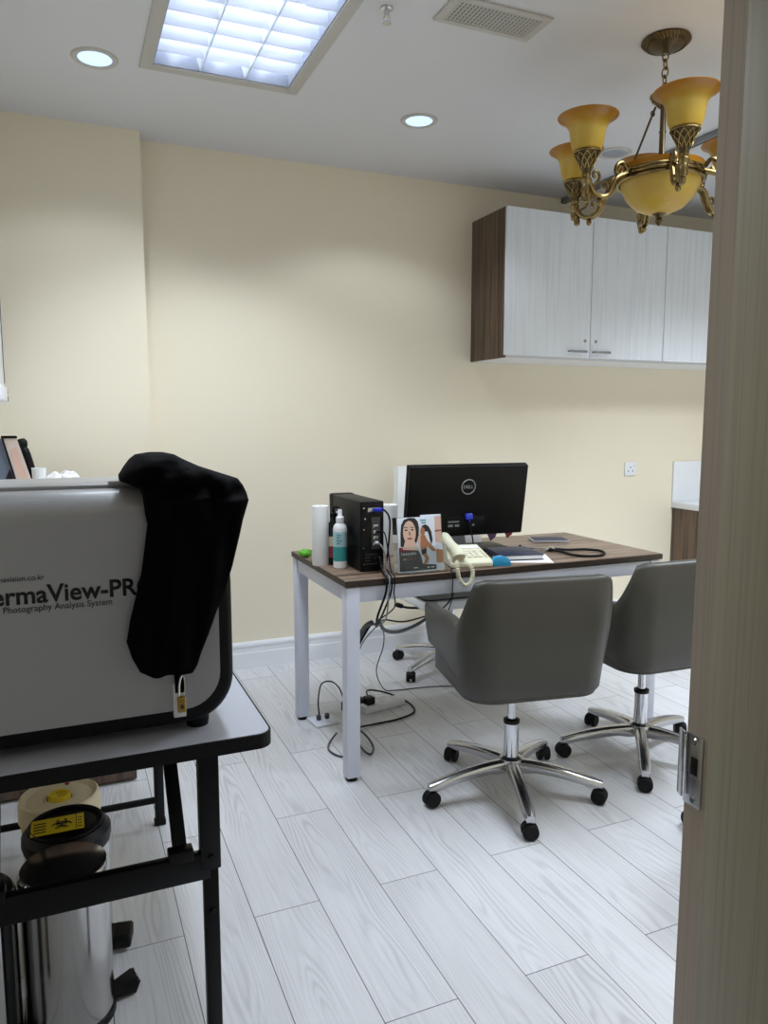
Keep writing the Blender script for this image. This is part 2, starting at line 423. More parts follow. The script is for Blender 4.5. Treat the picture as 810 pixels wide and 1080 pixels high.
def downlight(x, y, lens, label, r=.083):
    t = thing('downlight', label, 'downlight', (x, y, CZ), 0, 'recessed round downlights')
    MB().lathe([(.060, 0), (.060, -.004), (.066, -.007), (r-.004, -.006), (r, -.001), (r, 0)], seg=40, close=True).build('trim_ring', M['vent'], t)
    MB().lathe([(0, -.002), (.03, -.0035), (.052, -.0045), (.060, -.003), (.060, 0), (0, 0)], seg=32).build('lens', lens, t)
    return t
downlight(.166, 3.089, M['lens'], 'lit round downlight at left of the big louvred ceiling light')
downlight(1.503, 3.139, M['lens'], 'lit round downlight in mid ceiling above the desk')
downlight(2.563, 3.12, M['lensoff'], 'unlit round downlight partly behind the chandelier')
def spot(x, y, e, col=(.80, .90, 1.0), size=132, z=CZ-.012, rad=.05):
    l = bpy.data.lights.new('ceiling_spot_lamp', 'SPOT'); l.energy = e; l.color = col; l.spot_size = R(size); l.spot_blend = .35; l.shadow_soft_size = rad
    o = bpy.data.objects.new('ceiling_spot_lamp', l); C.objects.link(o); o.location = (x, y, z)
SPOT = 17; FILL = 38
spot(.166, 3.089, SPOT*.65); spot(1.503, 3.139, SPOT)
TROF = 36
for yy in (2.05, 2.45, 2.85): spot((TX0+TX1)/2, yy, TROF, (.82, .91, 1.0), 128, CZ-.012, .12)  # spots added below the louvre to carry most of the troffer's light
# two added fill lamps, unseen and without fittings, brighten the room
def area(x, y, sx, sy, e):
    l = bpy.data.lights.new('added_fill_lamp', 'AREA'); l.shape = 'RECTANGLE'; l.size = sx; l.size_y = sy; l.energy = e; l.spread = R(125); l.color = (.82, .91, 1.0)
    o = bpy.data.objects.new('added_fill_lamp', l); C.objects.link(o); o.location = (x, y, CZ-.01)
area(3.45, 2.1, .5, .6, FILL); area(2.0, 1.45, .55, .9, FILL*.36)

v = thing('air_vent', 'rectangular slatted air vent grille in the ceiling', 'air vent', (1.36, 2.285, CZ))
o = v.location
f = MB(); x0, x1, y0, y1 = 1.18, 1.545, 2.205, 2.365
f.bx((x0, y0, CZ-.008), (x1, y0+.022, CZ), .002); f.bx((x0, y1-.022, CZ-.008), (x1, y1, CZ), .002); f.bx((x0, y0+.022, CZ-.008), (x0+.03, y1-.022, CZ), .002); f.bx((x1-.03, y0+.022, CZ-.008), (x1, y1-.022, CZ), .002)
f.build('frame', M['vent'], v, o)
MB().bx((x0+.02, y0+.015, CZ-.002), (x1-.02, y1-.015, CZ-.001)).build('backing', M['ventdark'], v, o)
s = MB()
for k in range(22):
    x = x0+.036+k*(x1-x0-.072)/21
    s.box((x, (y0+y1)/2, CZ-.005), (.0075, y1-y0-.04, .0012), 0, Matrix.Rotation(R(35), 4, 'Y'))
for k in range(7):
    y = y0+.028+k*(y1-y0-.056)/6
    s.box(((x0+x1)/2, y, CZ-.0042), (x1-x0-.06, .0035, .002))
s.build('slats', M['vent'], v, o)

s = thing('sprinkler_head', 'small chrome fire sprinkler hanging from the ceiling', 'sprinkler', (1.016, 2.366, CZ))
MB().lathe([(0, 0), (.022, 0), (.020, -.006), (.010, -.008), (.009, -.028), (0, -.028)], seg=20).build('body', M['chrome'], s)
b = MB()
for sg in (-1, 1): b.tube([(sg*.008, 0, -.026), (sg*.011, 0, -.036), (sg*.004, 0, -.046)], .0018, 6)
b.build('yoke', M['chrome'], s)
MB().lathe([(0, -.046), (.014, -.045), (.015, -.047), (0, -.050)], seg=20).build('deflector', M['alu'], s)

# curtain track across the ceiling
r = thing('ceiling_rail', 'grey aluminium curtain track on the ceiling behind the chandelier', 'rail', (2.80, 3.1, CZ))
MB().bx((-.014, -1.2, -.028), (.014, .75, 0), .002).build('channel', M['greyrail'], r)
MB().bx((-.0145, .742, -.029), (.0145, .753, .0), .001).build('end_cap', M['greyink'], r)
MB().bx((-.005, -1.2, -.0285), (.005, .742, -.027)).build('slot', M['black'], r)

# ------------------------------------------------------------------ chandelier
CX, CY = 1.992, 2.172
ch = thing('chandelier', 'antique brass chandelier with amber glass bell shades and central bowl', 'chandelier', (CX, CY, CZ))
b = MB().lathe([(0, 0), (.080, 0), (.082, -.006), (.076, -.014), (.060, -.020), (.052, -.026), (.030, -.032), (.014, -.040), (0, -.042)], seg=48)
for k in range(40):
    a = 2*PI*k/40; a2 = a+.12
    b.tube([(.081*math.cos(a), .081*math.sin(a), -.005), (.064*math.cos(a2), .064*math.sin(a2), -.021)], .0042, 5, False)
b.build('ceiling_rose', M['brassdark'], ch)
z = -.040
for k in range(5):
    t = MB().torus((0, 0, 0), .011, .0028, 16, 6)
    t.xf(Matrix.Scale(1.5, 4, (1, 0, 0))); t.xf(Matrix.Rotation(R(90), 4, 'Y'))
    t.xf(Matrix.Translation((0, 0, z-.014)) @ Matrix.Rotation(R(90*(k % 2)+20), 4, 'Z'))
    t.build('chain_link', M['brass'], ch); z -= .0265
# hub
b = MB().lathe([(0, -.172), (.010, -.174), (.046, -.180), (.048, -.186), (.040, -.200), (.024, -.214), (.018, -.222), (0, -.224)], seg=32)
for k in range(24):
    a = 2*PI*k/24
    b.tube([(.047*math.cos(a), .047*math.sin(a), -.184), (.036*math.cos(a+.1), .036*math.sin(a+.1), -.203)], .0022, 5, False)
b.build('hub', M['brass'], ch)
MB().lathe([(.010, -.222), (.010, -.300), (.013, -.304), (.010, -.310), (.010, -.43), (0, -.43), (0, -.222)], seg=16).build('stem', M['brassdark'], ch)
for k in range(3):
    a = R(-42.5+90+62+120*k); c_, s_ = math.cos(a), math.sin(a)
    g = MB().tube([(.030*c_, .030*s_, -.212), (.140*c_, .140*s_, -.452)], .0042, 6, False)
    g.torus((.040*c_, .040*s_, -.232), .008, .0025, 12, 5, Matrix.Rotation(R(90), 4, 'X'))
    g.build('hanging_rod', M['brassdark'], ch)
# bowl
MB().lathe([(.0, -.586), (.038, -.582), (.083, -.562), (.116, -.528), (.135, -.488), (.142, -.455), (.146, -.425), (.142, -.424), (.134, -.460), (.126, -.493), (.106, -.523), (.075, -.554), (.036, -.574), (0, -.578)], seg=48).build('glass_bowl', M['amber'], ch)
b = MB()
for rr, zz, tr in ((.145, -.450, .006), (.149, -.463, .007), (.146, -.476, .006)): b.torus((0, 0, zz), rr, tr, 56, 8)
b.build('bowl_ring', M['brass'], ch)
MB().lathe([(0, -.568), (.034, -.574), (.032, -.580), (.016, -.588), (.009, -.596), (.013, -.606), (.008, -.618), (0, -.626)], seg=20).build('finial', M['brassdark'], ch)
# arm prototype meshes in a local frame: radial = +X
ARM_R = .32
shade_m = holder_m = None
view = math.atan2(-.737, -.676)     # direction towards the doorway
DZM = Matrix.Translation((0, 0, -.018))
def arm_parts(ang):
    mx = Matrix.Rotation(ang, 4, 'Z')
    g = MB()
    g.tube([(.150, 0, -.430), (.168, 0, -.412), (.190, 0, -.420), (.196, 0, -.442), (.182, 0, -.454), (.172, 0, -.438)], .008, 8)
    for dy in (-.008, .008):
        g.tube([(.152, dy, -.447), (.196, dy, -.466), (.216, dy, -.500), (.232, dy, -.526), (.262, dy, -.536), (.292, dy, -.524), (.312, dy, -.497), (ARM_R, dy*.6, -.468)], .0085, 8)
    g.tube([(.300, 0, -.505), (.278, 0, -.492), (.266, 0, -.470), (.276, 0, -.452), (.290, 0, -.456), (.290, 0, -.470), (.281, 0, -.471)], .0055, 7)
    g.tube([(.226, 0, -.518), (.230, 0, -.492), (.246, 0, -.484), (.254, 0, -.496), (.246, 0, -.505)], .0048, 7)
    g.sphere((.262, 0, -.552), .010, (1, 1, 1.3), 10, 8)
    g.lathe([(0, -.560), (.010, -.555), (.012, -.54), (.010, -.525), (0, -.52)], (ARM_R-.01, 0, 0), 12)
    g.lathe([(0, -.540), (.012, -.535), (.016, -.515), (.013, -.498), (.018, -.490), (.018, -.484), (.013, -.478), (.015, -.468), (0, -.466)], (ARM_R, 0, 0), 16)
    g.xf(DZM); g.xf(mx); a = g.build('arm', M['brass'], ch)
    h = MB().lathe([(0, -.470), (.014, -.470), (.017, -.450), (.026, -.425), (.040, -.402), (.043, -.398), (.043, -.394), (.036, -.396), (0, -.44)], (ARM_R, 0, 0), 24)
    h.xf(DZM); h.xf(mx); hb = h.build('shade_holder', M['brassdark'], ch)
    l = MB()
    pf = [(.018, -.452), (.028, -.425), (.041, -.403)]
    for k in range(10):
        for sg in (-1, 1):
            pts = []
            for i in range(7):
                t = i/6; rr = pf[0][0]+(pf[2][0]-pf[0][0])*t+.0012; zz = pf[0][1]+(pf[2][1]-pf[0][1])*(t**.85)
                q = 2*PI*k/10+sg*t*.95
                pts.append((ARM_R+rr*math.cos(q), rr*math.sin(q), zz))
            l.tube(pts, .0019, 5, False)
    l.torus((ARM_R, 0, -.399), .0435, .0032, 28, 6)
    l.xf(DZM); l.xf(mx); l.build('lattice', M['brass'], hb)
    s = MB().lathe([(.0, -.400), (.030, -.399), (.046, -.390), (.054, -.368), (.058, -.340), (.062, -.315), (.072, -.294), (.088, -.280), (.100, -.274),
                    (.101, -.271), (.088, -.276), (.070, -.290), (.058, -.313), (.054, -.340), (.050, -.366), (.043, -.386), (0, -.394)], (ARM_R, 0, 0), 40)
    s.xf(Matrix.Translation((0, 0, -.400)) @ Matrix.Scale(.91, 4, (0, 0, 1)) @ Matrix.Translation((0, 0, .400))); s.xf(DZM); s.xf(mx); s.build('glass_shade', M['amber'], ch)
for k in range(6): arm_parts(view+R(12+60*k))

# ------------------------------------------------------------------ wall cabinets, counter, wall items
cab = thing('wall_cabinet', 'wall-mounted cupboard with walnut sides and pale ash doors', 'cabinet', (3.0, YW, 1.655))
o = cab.location
cx0, cz0, cz1, cyf = 2.185, 1.652, 2.432, YW-.35
xs = [cx0+.0, 2.742, 3.271, 3.80, 4.33]
b = MB()
b.bx((cx0+.018, cyf+.02, cz0), (xs[-1]-.018, YW, cz0+.018)); b.bx((cx0+.018, cyf+.02, cz1-.018), (xs[-1]-.018, YW, cz1)); b.bx((cx0+.018, YW-.006, cz0+.018), (xs[-1]-.018, YW, cz1-.018)); b.bx((xs[2]-.009, cyf+.02, cz0+.018), (xs[2]+.009, YW-.006, cz1-.018))
b.build('carcass', M['white'], cab, o)
for x in (cx0, xs[-1]-.018): MB().bx((x, cyf+.001, cz0), (x+.018, YW, cz1), .0008).build('side_panel', M['walnut'], cab, o, label='walnut side panel')
for k in range(4):
    a, c = xs[k]+.003, xs[k+1]-.0015
    d = MB().bx((a if k else cx0+.0015, cyf-.018, cz0+.012), (c, cyf, cz1-.002), .0012).build('door', M['door'], cab, o)
    hx = c-.142 if k % 2 == 0 else a+.016
    g = MB(); hz = cz0+.045
    g.tube([(hx, cyf-.018, hz), (hx, cyf-.042, hz)], .0045, 8, False); g.tube([(hx+.10, cyf-.018, hz), (hx+.10, cyf-.042, hz)], .0045, 8, False)
    g.bx((hx-.008, cyf-.047, hz-.007), (hx+.108, cyf-.039, hz+.007), .002)
    g.build('handle', M['greyrail'], d, o)
    kx = c-.035 if k % 2 == 0 else a+.035
    g = MB(); g.cyl((kx, cyf-.018, cz0+.105), (kx, cyf-.024, cz0+.105), .010, .009, 18); g.bx((kx-.0015, cyf-.0255, cz0+.099), (kx+.0015, cyf-.0238, cz0+.111))
    g.build('lock', M['chrome'], d, o)

ct = thing('base_cabinet', 'walnut base cupboard against the back wall at right', 'cabinet', (4.4, YW, 0)); o = ct.location
MB().bx((3.757, YW-.55, .08), (5.1, YW-.002, .735), .001).build('body', M['walnut'], ct, o)
MB().bx((3.79, YW-.50, 0), (5.1, YW-.002, .08)).build('plinth', M['black'], ct, o)
for k in range(3):
    d = MB().bx((3.762+k*.445, YW-.570, .085), (3.762+k*.445+.44, YW-.551, .73), .001).build('door', M['door'], ct, o)
    MB().bx((3.80+k*.445, YW-.596, .66), (3.92+k*.445, YW-.588, .668), .002).bx((3.81+k*.445, YW-.588, .661), (3.818+k*.445, YW-.570, .667)).bx((3.902+k*.445, YW-.588, .661), (3.91+k*.445, YW-.570, .667)).build('handle', M['alu'], d, o)
wt = thing('worktop', 'white worktop with upstand on the walnut base cupboard', 'worktop', (4.4, YW, .735)); o = wt.location
MB().bx((3.745, YW-.585, .735), (5.15, YW-.001, .775), .003).build('slab', M['white'], wt, o)
MB().bx((3.745, YW-.015, .775), (5.15, YW-.001, 1.045), .003).build('upstand', M['white'], wt, o)

so = thing('wall_socket', 'white single wall socket on the cream wall right of the desk', 'socket', (3.381, YW, 1.004)); o = so.location
MB().bx((3.335, YW-.010, .961), (3.427, YW, 1.047), .003).build('plate', M['white'], so, o)
g = MB(); g.bx((3.374, YW-.0108, 1.012), (3.388, YW-.0095, 1.017)); g.bx((3.361, YW-.0108, .985), (3.366, YW-.0095, .997)); g.bx((3.396, YW-.0108, .985), (3.401, YW-.0095, .997))
g.build('pin_slots', M['greyink'], so, o)
MB().bx((3.404, YW-.014, 1.018), (3.418, YW-.009, 1.036), .002).build('switch', M['whitemetal'], so, o)

wb = thing('wall_box', 'white wall-mounted dispenser box at the left picture edge', 'dispenser', (-.40, 3.45, 1.385)); o = wb.location
MB().bx((XL+.001, 3.25, 1.44), (-.226, 3.62, 1.872), .02, 4).build('housing', M['white'], wb, o)
MB().bx((XL+.001, 3.23, 1.385), (-.214, 3.62, 1.455), .012, 3).build('base_tray', M['white'], wb, o)
g = MB(); g.tube([(-.2255, 3.605, 1.47), (-.2255, 3.605, 1.83), (-.2265, 3.56, 1.862), (-.2265, 3.3, 1.862)], .0025, 6, False)
g.build('seam', M['greyink'], wb, o)
g = MB(); g.cyl((-.2145, 3.59, 1.405), (-.2125, 3.59, 1.405), .011, seg=14); g.prism([(3.585, 1.425), (3.60, 1.425), (3.592, 1.448)], 'x', -.2145, -.2135)
g.build('mark', M['blackink'], wb, o)

# ------------------------------------------------------------------ desk
DX0, DX1, DY0, DY1 = .885, 2.32, 2.425, 3.105
dk = thing('desk', 'office desk with walnut laminate top and white metal frame', 'desk', (DX0, DY0, 0)); o = dk.location
tp = MB().bx((DX0, DY0, .727), (DX1, DY1, .75), .0015).build('tabletop', M['desk'], dk, o)
eb = MB(); e = .0012
eb.bx((DX0-e, DY0-e, .7272), (DX1+e, DY0, .7485)); eb.bx((DX0-e, DY1, .7272), (DX1+e, DY1+e, .7485)); eb.bx((DX0-e, DY0, .7272), (DX0, DY1, .7485)); eb.bx((DX1, DY0, .7272), (DX1+e, DY1, .7485))
eb.build('edge_band', M['deskedge'], tp, o, label='dark edge band')
L = .052
for x in (DX0+.004, DX1-L-.004):
    for y in (DY0+.004, DY1-L-.004):
        leg = MB().bx((x, y, .014), (x+L, y+L, .724), .004).build('leg', M['whitemetal'], dk, o)
        MB().lathe([(0, 0), (.021, 0), (.021, .008), (.010, .010), (.010, .016), (0, .016)], (x+L/2, y+L/2, 0), 18).build('levelling_foot', M['black'], leg, o)
r_ = MB()
for y in (DY0+.010, DY1-.040): r_.bx((DX0+L+.002, y, .667), (DX1-L-.002, y+.03, .722), .003)
for x in (DX0+.010, DX1-.040): r_.bx((x, DY0+L+.002, .667), (x+.03, DY1-L-.002, .722), .003)
r_.build('rail', M['whitemetal'], dk, o)
MB().bx((DX0+.015, DY0+.014, .722), (DX1-.015, DY1-.014, .727)).build('shadow_gap_strip', M['black'], dk, o)

# ------------------------------------------------------------------ tub chairs
def tub_path(hw=.272, yb=-.258, yf=.225, rc=.11, n=18):
    P = []
    for k in range(9): P.append((-hw+.012*(1-k/8.0), yf+(yb+rc-yf)*k/8.0))
    for k in range(1, n+1):
        a = R(180+90*k/n); P.append((-hw+rc+rc*math.cos(a), yb+rc+rc*math.sin(a)))
    for k in range(1, 10): P.append((-hw+rc+(2*hw-2*rc)*k/10.0, yb))
    for p in [(-x, y) for x, y in P[:9+n][::-1]]: P.append(p)
    return P
def sm(t): t = max(0, min(1, t)); return t*t*(3-2*t)
def make_chair():
    t = thing('tub_chair', '', 'chair')
    P = tub_path(); n = len(P)
    ds = [0]
    for a, b in zip(P, P[1:]): ds.append(ds[-1]+math.hypot(b[0]-a[0], b[1]-a[1]))
    tot = ds[-1]
    def frame(i):
        a = Vector((*P[max(i-1, 0)], 0)); b = Vector((*P[min(i+1, n-1)], 0)); d = (b-a).normalized()
        return Vector((d.y, -d.x, 0))     # outward for this winding
    half = tot/2
    def ztop(i):
        s = abs(ds[i]-half)               # distance from the middle of the back
        u = max(0, min(1, (s-.250)/.105))
        return .663+.159*(1-u)**1.85-.010*sm((s-.205)/.045)*(1-u)-.012*sm((s-.45)/.2)
    def zbot(i):
        s = abs(ds[i]-half)
        return .425+.065*sm((s-.22)/.42)
    sh = MB()
    def prof(i):
        p = Vector((*P[i], 0)); nrm = frame(i)
        if nrm.dot(Vector((p.x, p.y-.0, 0))) < 0: nrm = -nrm
        zt, zb = ztop(i), zbot(i); th = .050; rows = []
        def at(outw, z, k=1.0):
            tap = .90+.10*sm((z-.42)/.33)
            q = p*1.0; q = Vector((q.x*tap, (q.y if q.y > 0 else q.y*tap), 0))
            return q+nrm*outw+Vector((0, 0, z))
        rows.append(at(-.03, zb)); rows.append(at(-.008, zb+.002)); rows.append(at(0, zb+.012))
        for f in (.2, .4, .6, .8): rows.append(at(.004*math.sin(PI*f), zb+.012+(zt-.014-zb-.012)*f))
        rows.append(at(0, zt-.014)); rows.append(at(-.005, zt-.004)); rows.append(at(-.016, zt)); rows.append(at(-th+.016, zt)); rows.append(at(-th+.005, zt-.004)); rows.append(at(-th, zt-.016))
        for f in (.3, .6, .9): rows.append(at(-th-.006*math.sin(PI*f), zt-.016+(zb+.05-zt+.016)*f))
        rows.append(at(-th, zb+.03))
        return rows
    V = [prof(i) for i in range(n)]
    vs = sh.grid(lambda i, j: V[i][j], n, len(V[0]))
    for i in range(n-1): sh.bm.faces.new((vs[i][0], vs[i+1][0], vs[i+1][-1], vs[i][-1]))
    sh.bm.faces.new(vs[0]); sh.bm.faces.new(vs[-1][::-1])
    sh.build('shell', M['leather'], t, smooth=60)
    # underside pan and seat cushion
    bot = [((x*.86), (y*.86 if y < 0 else y*.84)) for x, y in P]
    pn = MB().prism(bot, 'z', .415, .50, .004); 
    pn.build('seat_pan', M['leather'], t)
    MB().prism(rrect(-.208, .208, -.185, .192, .05), 'z', .495, .565, .022, 4).build('seat_cushion', M['leather'], t)
    MB().bx((-.10, -.10, .395), (.10, .12, .416), .006).build('mechanism', M['black'], t)
    MB().cyl((0, 0, .26), (0, 0, .398), .0145, seg=20).build('gas_rod', M['chrome'], t)
    cl = MB().cyl((0, 0, .105), (0, 0, .262), .0265, .025, 24).build('column', M['chrome'], t)
    MB().lathe([(.015, .256), (.0285, .256), (.0285, .268), (.015, .272)], seg=24, close=True).build('collar', M['black'], cl)
    base_star(t)
    return t
def base_star(t, Rr=.305, n=5, hub=.128, tip=.082, m='alu', cm='rubber'):
    MB().lathe([(0, hub-.045), (.036, hub-.04), (.042, hub-.01), (.040, hub), (.030, hub+.006), (.027, hub+.008), (0, hub+.008)], seg=24).build('hub', M[m], t)
    for k in range(n):
        a = 2*PI*k/n; mx = Matrix.Rotation(a, 4, 'Z')
        g = MB(); prof = []; N = 10
        def row(i, j):
            f = i/N; x = .030+(Rr+.010-.030)*f
            z = hub-.004-(hub-tip)*(f**1.9)
            w = .024-.004*f; hgt = .038-.009*f+(.006 if f < .2 else 0)
            if f > .97: hgt *= .8; w *= .75
            pts = [(-w*.75, z-hgt), (-w, z-hgt*.6), (-w*.95, z-.008), (-w*.55, z), (w*.55, z), (w*.95, z-.008), (w, z-hgt*.6), (w*.75, z-hgt)]
            return Vector((x, *pts[j]))
        vs = [[g.bm.verts.new(row(i, j)) for j in range(8)] for i in range(N+1)]
        for i in range(N):
            for j in range(8): g.bm.faces.new((vs[i][j], vs[i+1][j], vs[i+1][(j+1) % 8], vs[i][(j+1) % 8]))
        g.bm.faces.new(vs[0]); g.bm.faces.new(vs[-1][::-1])
        g.xf(mx); arm = g.build('base_arm', M[m], t, smooth=50)
        c = MB(); r = .026
        sw = Matrix.Rotation(R(40+77*k), 4, 'Z')
        for sg in (-1, 1):
            c.rings([((.0, sg*.006, r), r*.93), ((.0, sg*.008, r), r), ((0, sg*.020, r), r), ((0, sg*.0235, r), r*.86)], 22)
        c.prism([(r*math.cos(R(q))*1.05, r+r*math.sin(R(q))*1.12) for q in range(-10, 191, 20)], 'y', -.007, .007)
        c.cyl((0, 0, r*1.9), (0, 0, tip-.020), .009, seg=10)
        c.xf(mx @ Matrix.Translation((Rr, 0, 0)) @ sw); c.build('caster', M[cm], arm)
GC = 'visitor tub chairs in front of the desk'
c1 = make_chair(); c1.location = (1.403, 2.15, 0); c1.rotation_euler = (0, 0, R(-9)); c1['label'] = 'whole grey leather tub chair on chrome five-star base, nearest the camera'; c1['group'] = GC
# base angle is turned against the shell below
def turn_base(root, deg):
    mx = Matrix.Rotation(R(deg), 4, 'Z')
    for ch in root.children:
        if ch.name.split('.')[0] in ('base_arm',):
            ch.rotation_euler = (0, 0, R(deg))
c2 = dup(c1, (2.035, 2.205, 0), R(-2), 'grey leather tub chair at right, cut off by the door frame', GC)
turn_base(c1, 33+9); turn_base(c2, 20+2-4)

# doctor's white chair behind the desk
wc = thing('office_chair', 'white wrapped office chair behind the desk, mostly hidden by the monitor', 'chair', (1.845, 3.43, 0), 0)
g = MB()
def bk(i, j):
    u = i/12.0-.5; v = j/14.0
    wdt = .47-.05*v**2
    return Vector((.03+u*wdt, .235+.03*math.cos(u*3)*-1+.05*v+.012*math.sin(9*v+4*u), .60+.465*v))
def bk2(i, j): return bk(i, j)+Vector((0, .06, 0))
a = g.grid(bk, 13, 15); b2 = g.grid(bk2, 13, 15)
for i in range(12):
    g.bm.faces.new((a[i][0], a[i+1][0], b2[i+1][0], b2[i][0])); g.bm.faces.new((a[i][14], a[i+1][14], b2[i+1][14], b2[i][14]))
for j in range(14):
    g.bm.faces.new((a[0][j], a[0][j+1], b2[0][j+1], b2[0][j])); g.bm.faces.new((a[12][j], a[12][j+1], b2[12][j+1], b2[12][j]))
g.build('backrest', M['crumple'], wc, smooth=60)
MB().prism(rrect(-.27, .25, -.25, .22, .05), 'z', .385, .440, .014, 3).build('seat', M['white'], wc)
MB().prism(rrect(-.275, .255, -.255, .225, .05), 'z', .4405, .449, .003).build('seat_edge', M['black'], wc)
g = MB()
for x in (-.16, .16): g.tube([(x, .12, .385), (x, .25, .40), (x, .30, .50), (x, .315, .75)], .012, 8)
g.build('back_support', M['chrome'], wc)
g = MB().tube([(-.20, -.1, .37), (-.30, -.12, .385), (-.35, -.13, .40)], .006, 8); g.tube([(-.345, -.13, .40), (-.375, -.135, .412)], .012, 8, False); g.build('lever', M['black'], wc)
MB().cyl((0, 0, .1), (0, 0, .376), .024, seg=20).build('column', M['chrome'], wc)
base_star(wc, .31, 5, .125, .082, 'chrome', 'black')
for chd in wc.children:
    if chd.name.startswith('base_arm'): chd.rotation_euler = (0, 0, R(202))
    if chd.name.startswith('base_arm'):
        for cs in chd.children: pass

# rolling stool hidden by the door frame, one caster shows
st = thing('rolling_stool', 'rolling stool behind the door frame with one caster showing', 'stool', (1.865, 1.46, 0), 0)
MB().lathe([(0, .43), (.15, .43), (.17, .445), (.17, .48), (.155, .495), (0, .50)], seg=32).build('seat', M['black'], st)
MB().cyl((0, 0, .1), (0, 0, .431), .022, seg=18).build('column', M['chrome'], st)
base_star(st, .265, 5, .12, .082, 'chrome', 'rubber')
for chd in st.children:
    if chd.name.startswith('base_arm'): chd.rotation_euler = (0, 0, R(172))

# ------------------------------------------------------------------ things on the desk
DZ = .75
pr = thing('paper_roll', 'white paper towel roll standing at the left end of the desk', 'paper roll', (.902, 2.755, DZ))
MB().lathe([(.011, 0), (.032, 0), (.033, .004), (.033, .229), (.032, .233), (.011, .233), (.011, 0)], seg=32).build('sheets', M['paper'], pr)
MB().lathe([(.0095, .001), (.011, .001), (.011, .2325), (.0095, .2325)], seg=20, close=True).build('core', M['ivory'], pr)
pr2 = thing('paper_roll', 'white paper roll standing behind the black computer tower', 'paper roll', (1.245, 2.885, DZ))
MB().lathe([(.014, 0), (.040, 0), (.041, .004), (.041, .206), (.040, .21), (.014, .21), (.014, 0)], seg=32).build('sheets', M['paper'], pr2)
MB().lathe([(.0125, .001), (.014, .001), (.014, .2095), (.0125, .2095)], seg=20, close=True).build('core', M['ivory'], pr2)

bt = thing('pump_bottle', 'dark bottle with maroon label between paper roll and spray bottle', 'bottle', (.9530, 2.748, DZ))
MB().lathe([(0, 0), (.022, 0), (.024, .004), (.024, .145), (.020, .162), (.011, .175), (.010, .190), (0, .190)], seg=28).build('body', M['darkglass'], bt)
MB().lathe([(.0243, .03), (.0243, .115)], seg=28).build('label_band', M['maroon'], bt, label='maroon and pale label')
MB().lathe([(.0246, .075), (.0246, .113)], seg=28).build('label_panel', M['ivory'], bt)
cp = MB().lathe([(0, .188), (.014, .188), (.014, .203), (.006, .206), (.005, .226), (0, .226)], seg=20).build('pump', M['black'], bt)
MB().bx((-.008, -.006, .222), (.024, .006, .229), .002).build('nozzle', M['black'], cp)

sb = thing('spray_bottle', 'white spray bottle with teal label beside the computer tower', 'bottle', (.951, 2.665, DZ))
MB().lathe([(0, 0), (.0235, 0), (.0265, .004), (.0265, .150), (.024, .164), (.013, .176), (.012, .180), (0, .180)], seg=32).build('body', M['white'], sb)
MB().lathe([(.0268, .030), (.0268, .085)], seg=32).build('label_band', M['teal'], sb, label='teal label')
MB().lathe([(.0268, .085), (.0268, .142)], seg=32).build('label_panel', M['pale'], sb, label='pale blue label')
g = MB()
for k, w in enumerate((.020, .016, .022, .014)):
    for q in range(1):
        z_ = .128-.010*k; a0 = R(-140)
        pts = [(.0271*math.cos(a0+a*w/.0271*.1), .0271*math.sin(a0+a*w/.0271*.1)) for a in range(11)]
        for i in range(10): g.bx((min(pts[i][0], pts[i+1][0])-.0003, min(pts[i][1], pts[i+1][1])-.0003, z_), (max(pts[i][0], pts[i+1][0])+.0003, max(pts[i][1], pts[i+1][1])+.0003, z_+.003))
g.build('label_print', M['teal'], sb)
cp = MB().lathe([(0, .178), (.015, .178), (.0155, .181), (.0155, .196), (.011, .200), (.0085, .204), (.0085, .222), (.007, .226), (0, .226)], seg=24).build('spray_cap', M['white'], sb)
MB().bx((-.015, -.003, .214), (-.005, .003, .219), .001).build('nozzle', M['whitemetal'], cp)

g = MB()
for k in range(9):
    g.sphere((.905+random.uniform(-.018, .014), 2.945+random.uniform(-.02, .02), DZ+.013+random.uniform(0, .008)), .014, (1.2, 1.1, .9), 10, 7)
tag(g.build('green_wrap', M['green'], off=(.905, 2.945, DZ)), 'small crumpled green wrapper at the back left of the desk', 'wrapper')

# computer tower, ports facing the camera
pc = thing('computer_tower', 'black desktop computer tower with its ports facing the camera', 'computer', (1.038, 2.72, DZ))
MB().bx((-.047, -.168, .002), (.047, .17, .264), .004, 3).build('case', M['black'], pc)
MB().bx((-.049, .14, .0), (.049, .185, .267), .008, 3).build('front_bezel', M['black'], pc)
pp = MB().bx((-.041, -.1705, .012), (.041, -.1665, .252), .001).build('rear_panel', M['blackmetal'], pc)
g = MB(); g.bx((-.004, -.1725, .085), (.030, -.1698, .205), .001); g.build('port_plate', M['greyink'], pp)
g = MB()
for x_, z_ in ((-.035, .24), (-.035, .16), (-.035, .03), (-.03, .20), (.036, .02), (-.036, .09)): g.cyl((x_, -.1705, z_), (x_, -.1735, z_), .004, .003, 10)
g.build('screw', M['alu'], pp)
g = MB()
for k in range(4): g.bx((.002, -.1745, .10+.022*k), (.022, -.172, .112+.022*k), .0005)
g.bx((-.02, -.1735, .225), (.03, -.170, .241), .001)
g.build('socket', M['alu'], pp)
g = MB()
for k in range(7):
    for q in range(4): g.cyl((-.026+.012*k*.6, -.1703, .03+.012*q), (-.026+.012*k*.6, -.1712, .03+.012*q), .0028, seg=8)
g.build('fan_grille', M['greyink'], pp)

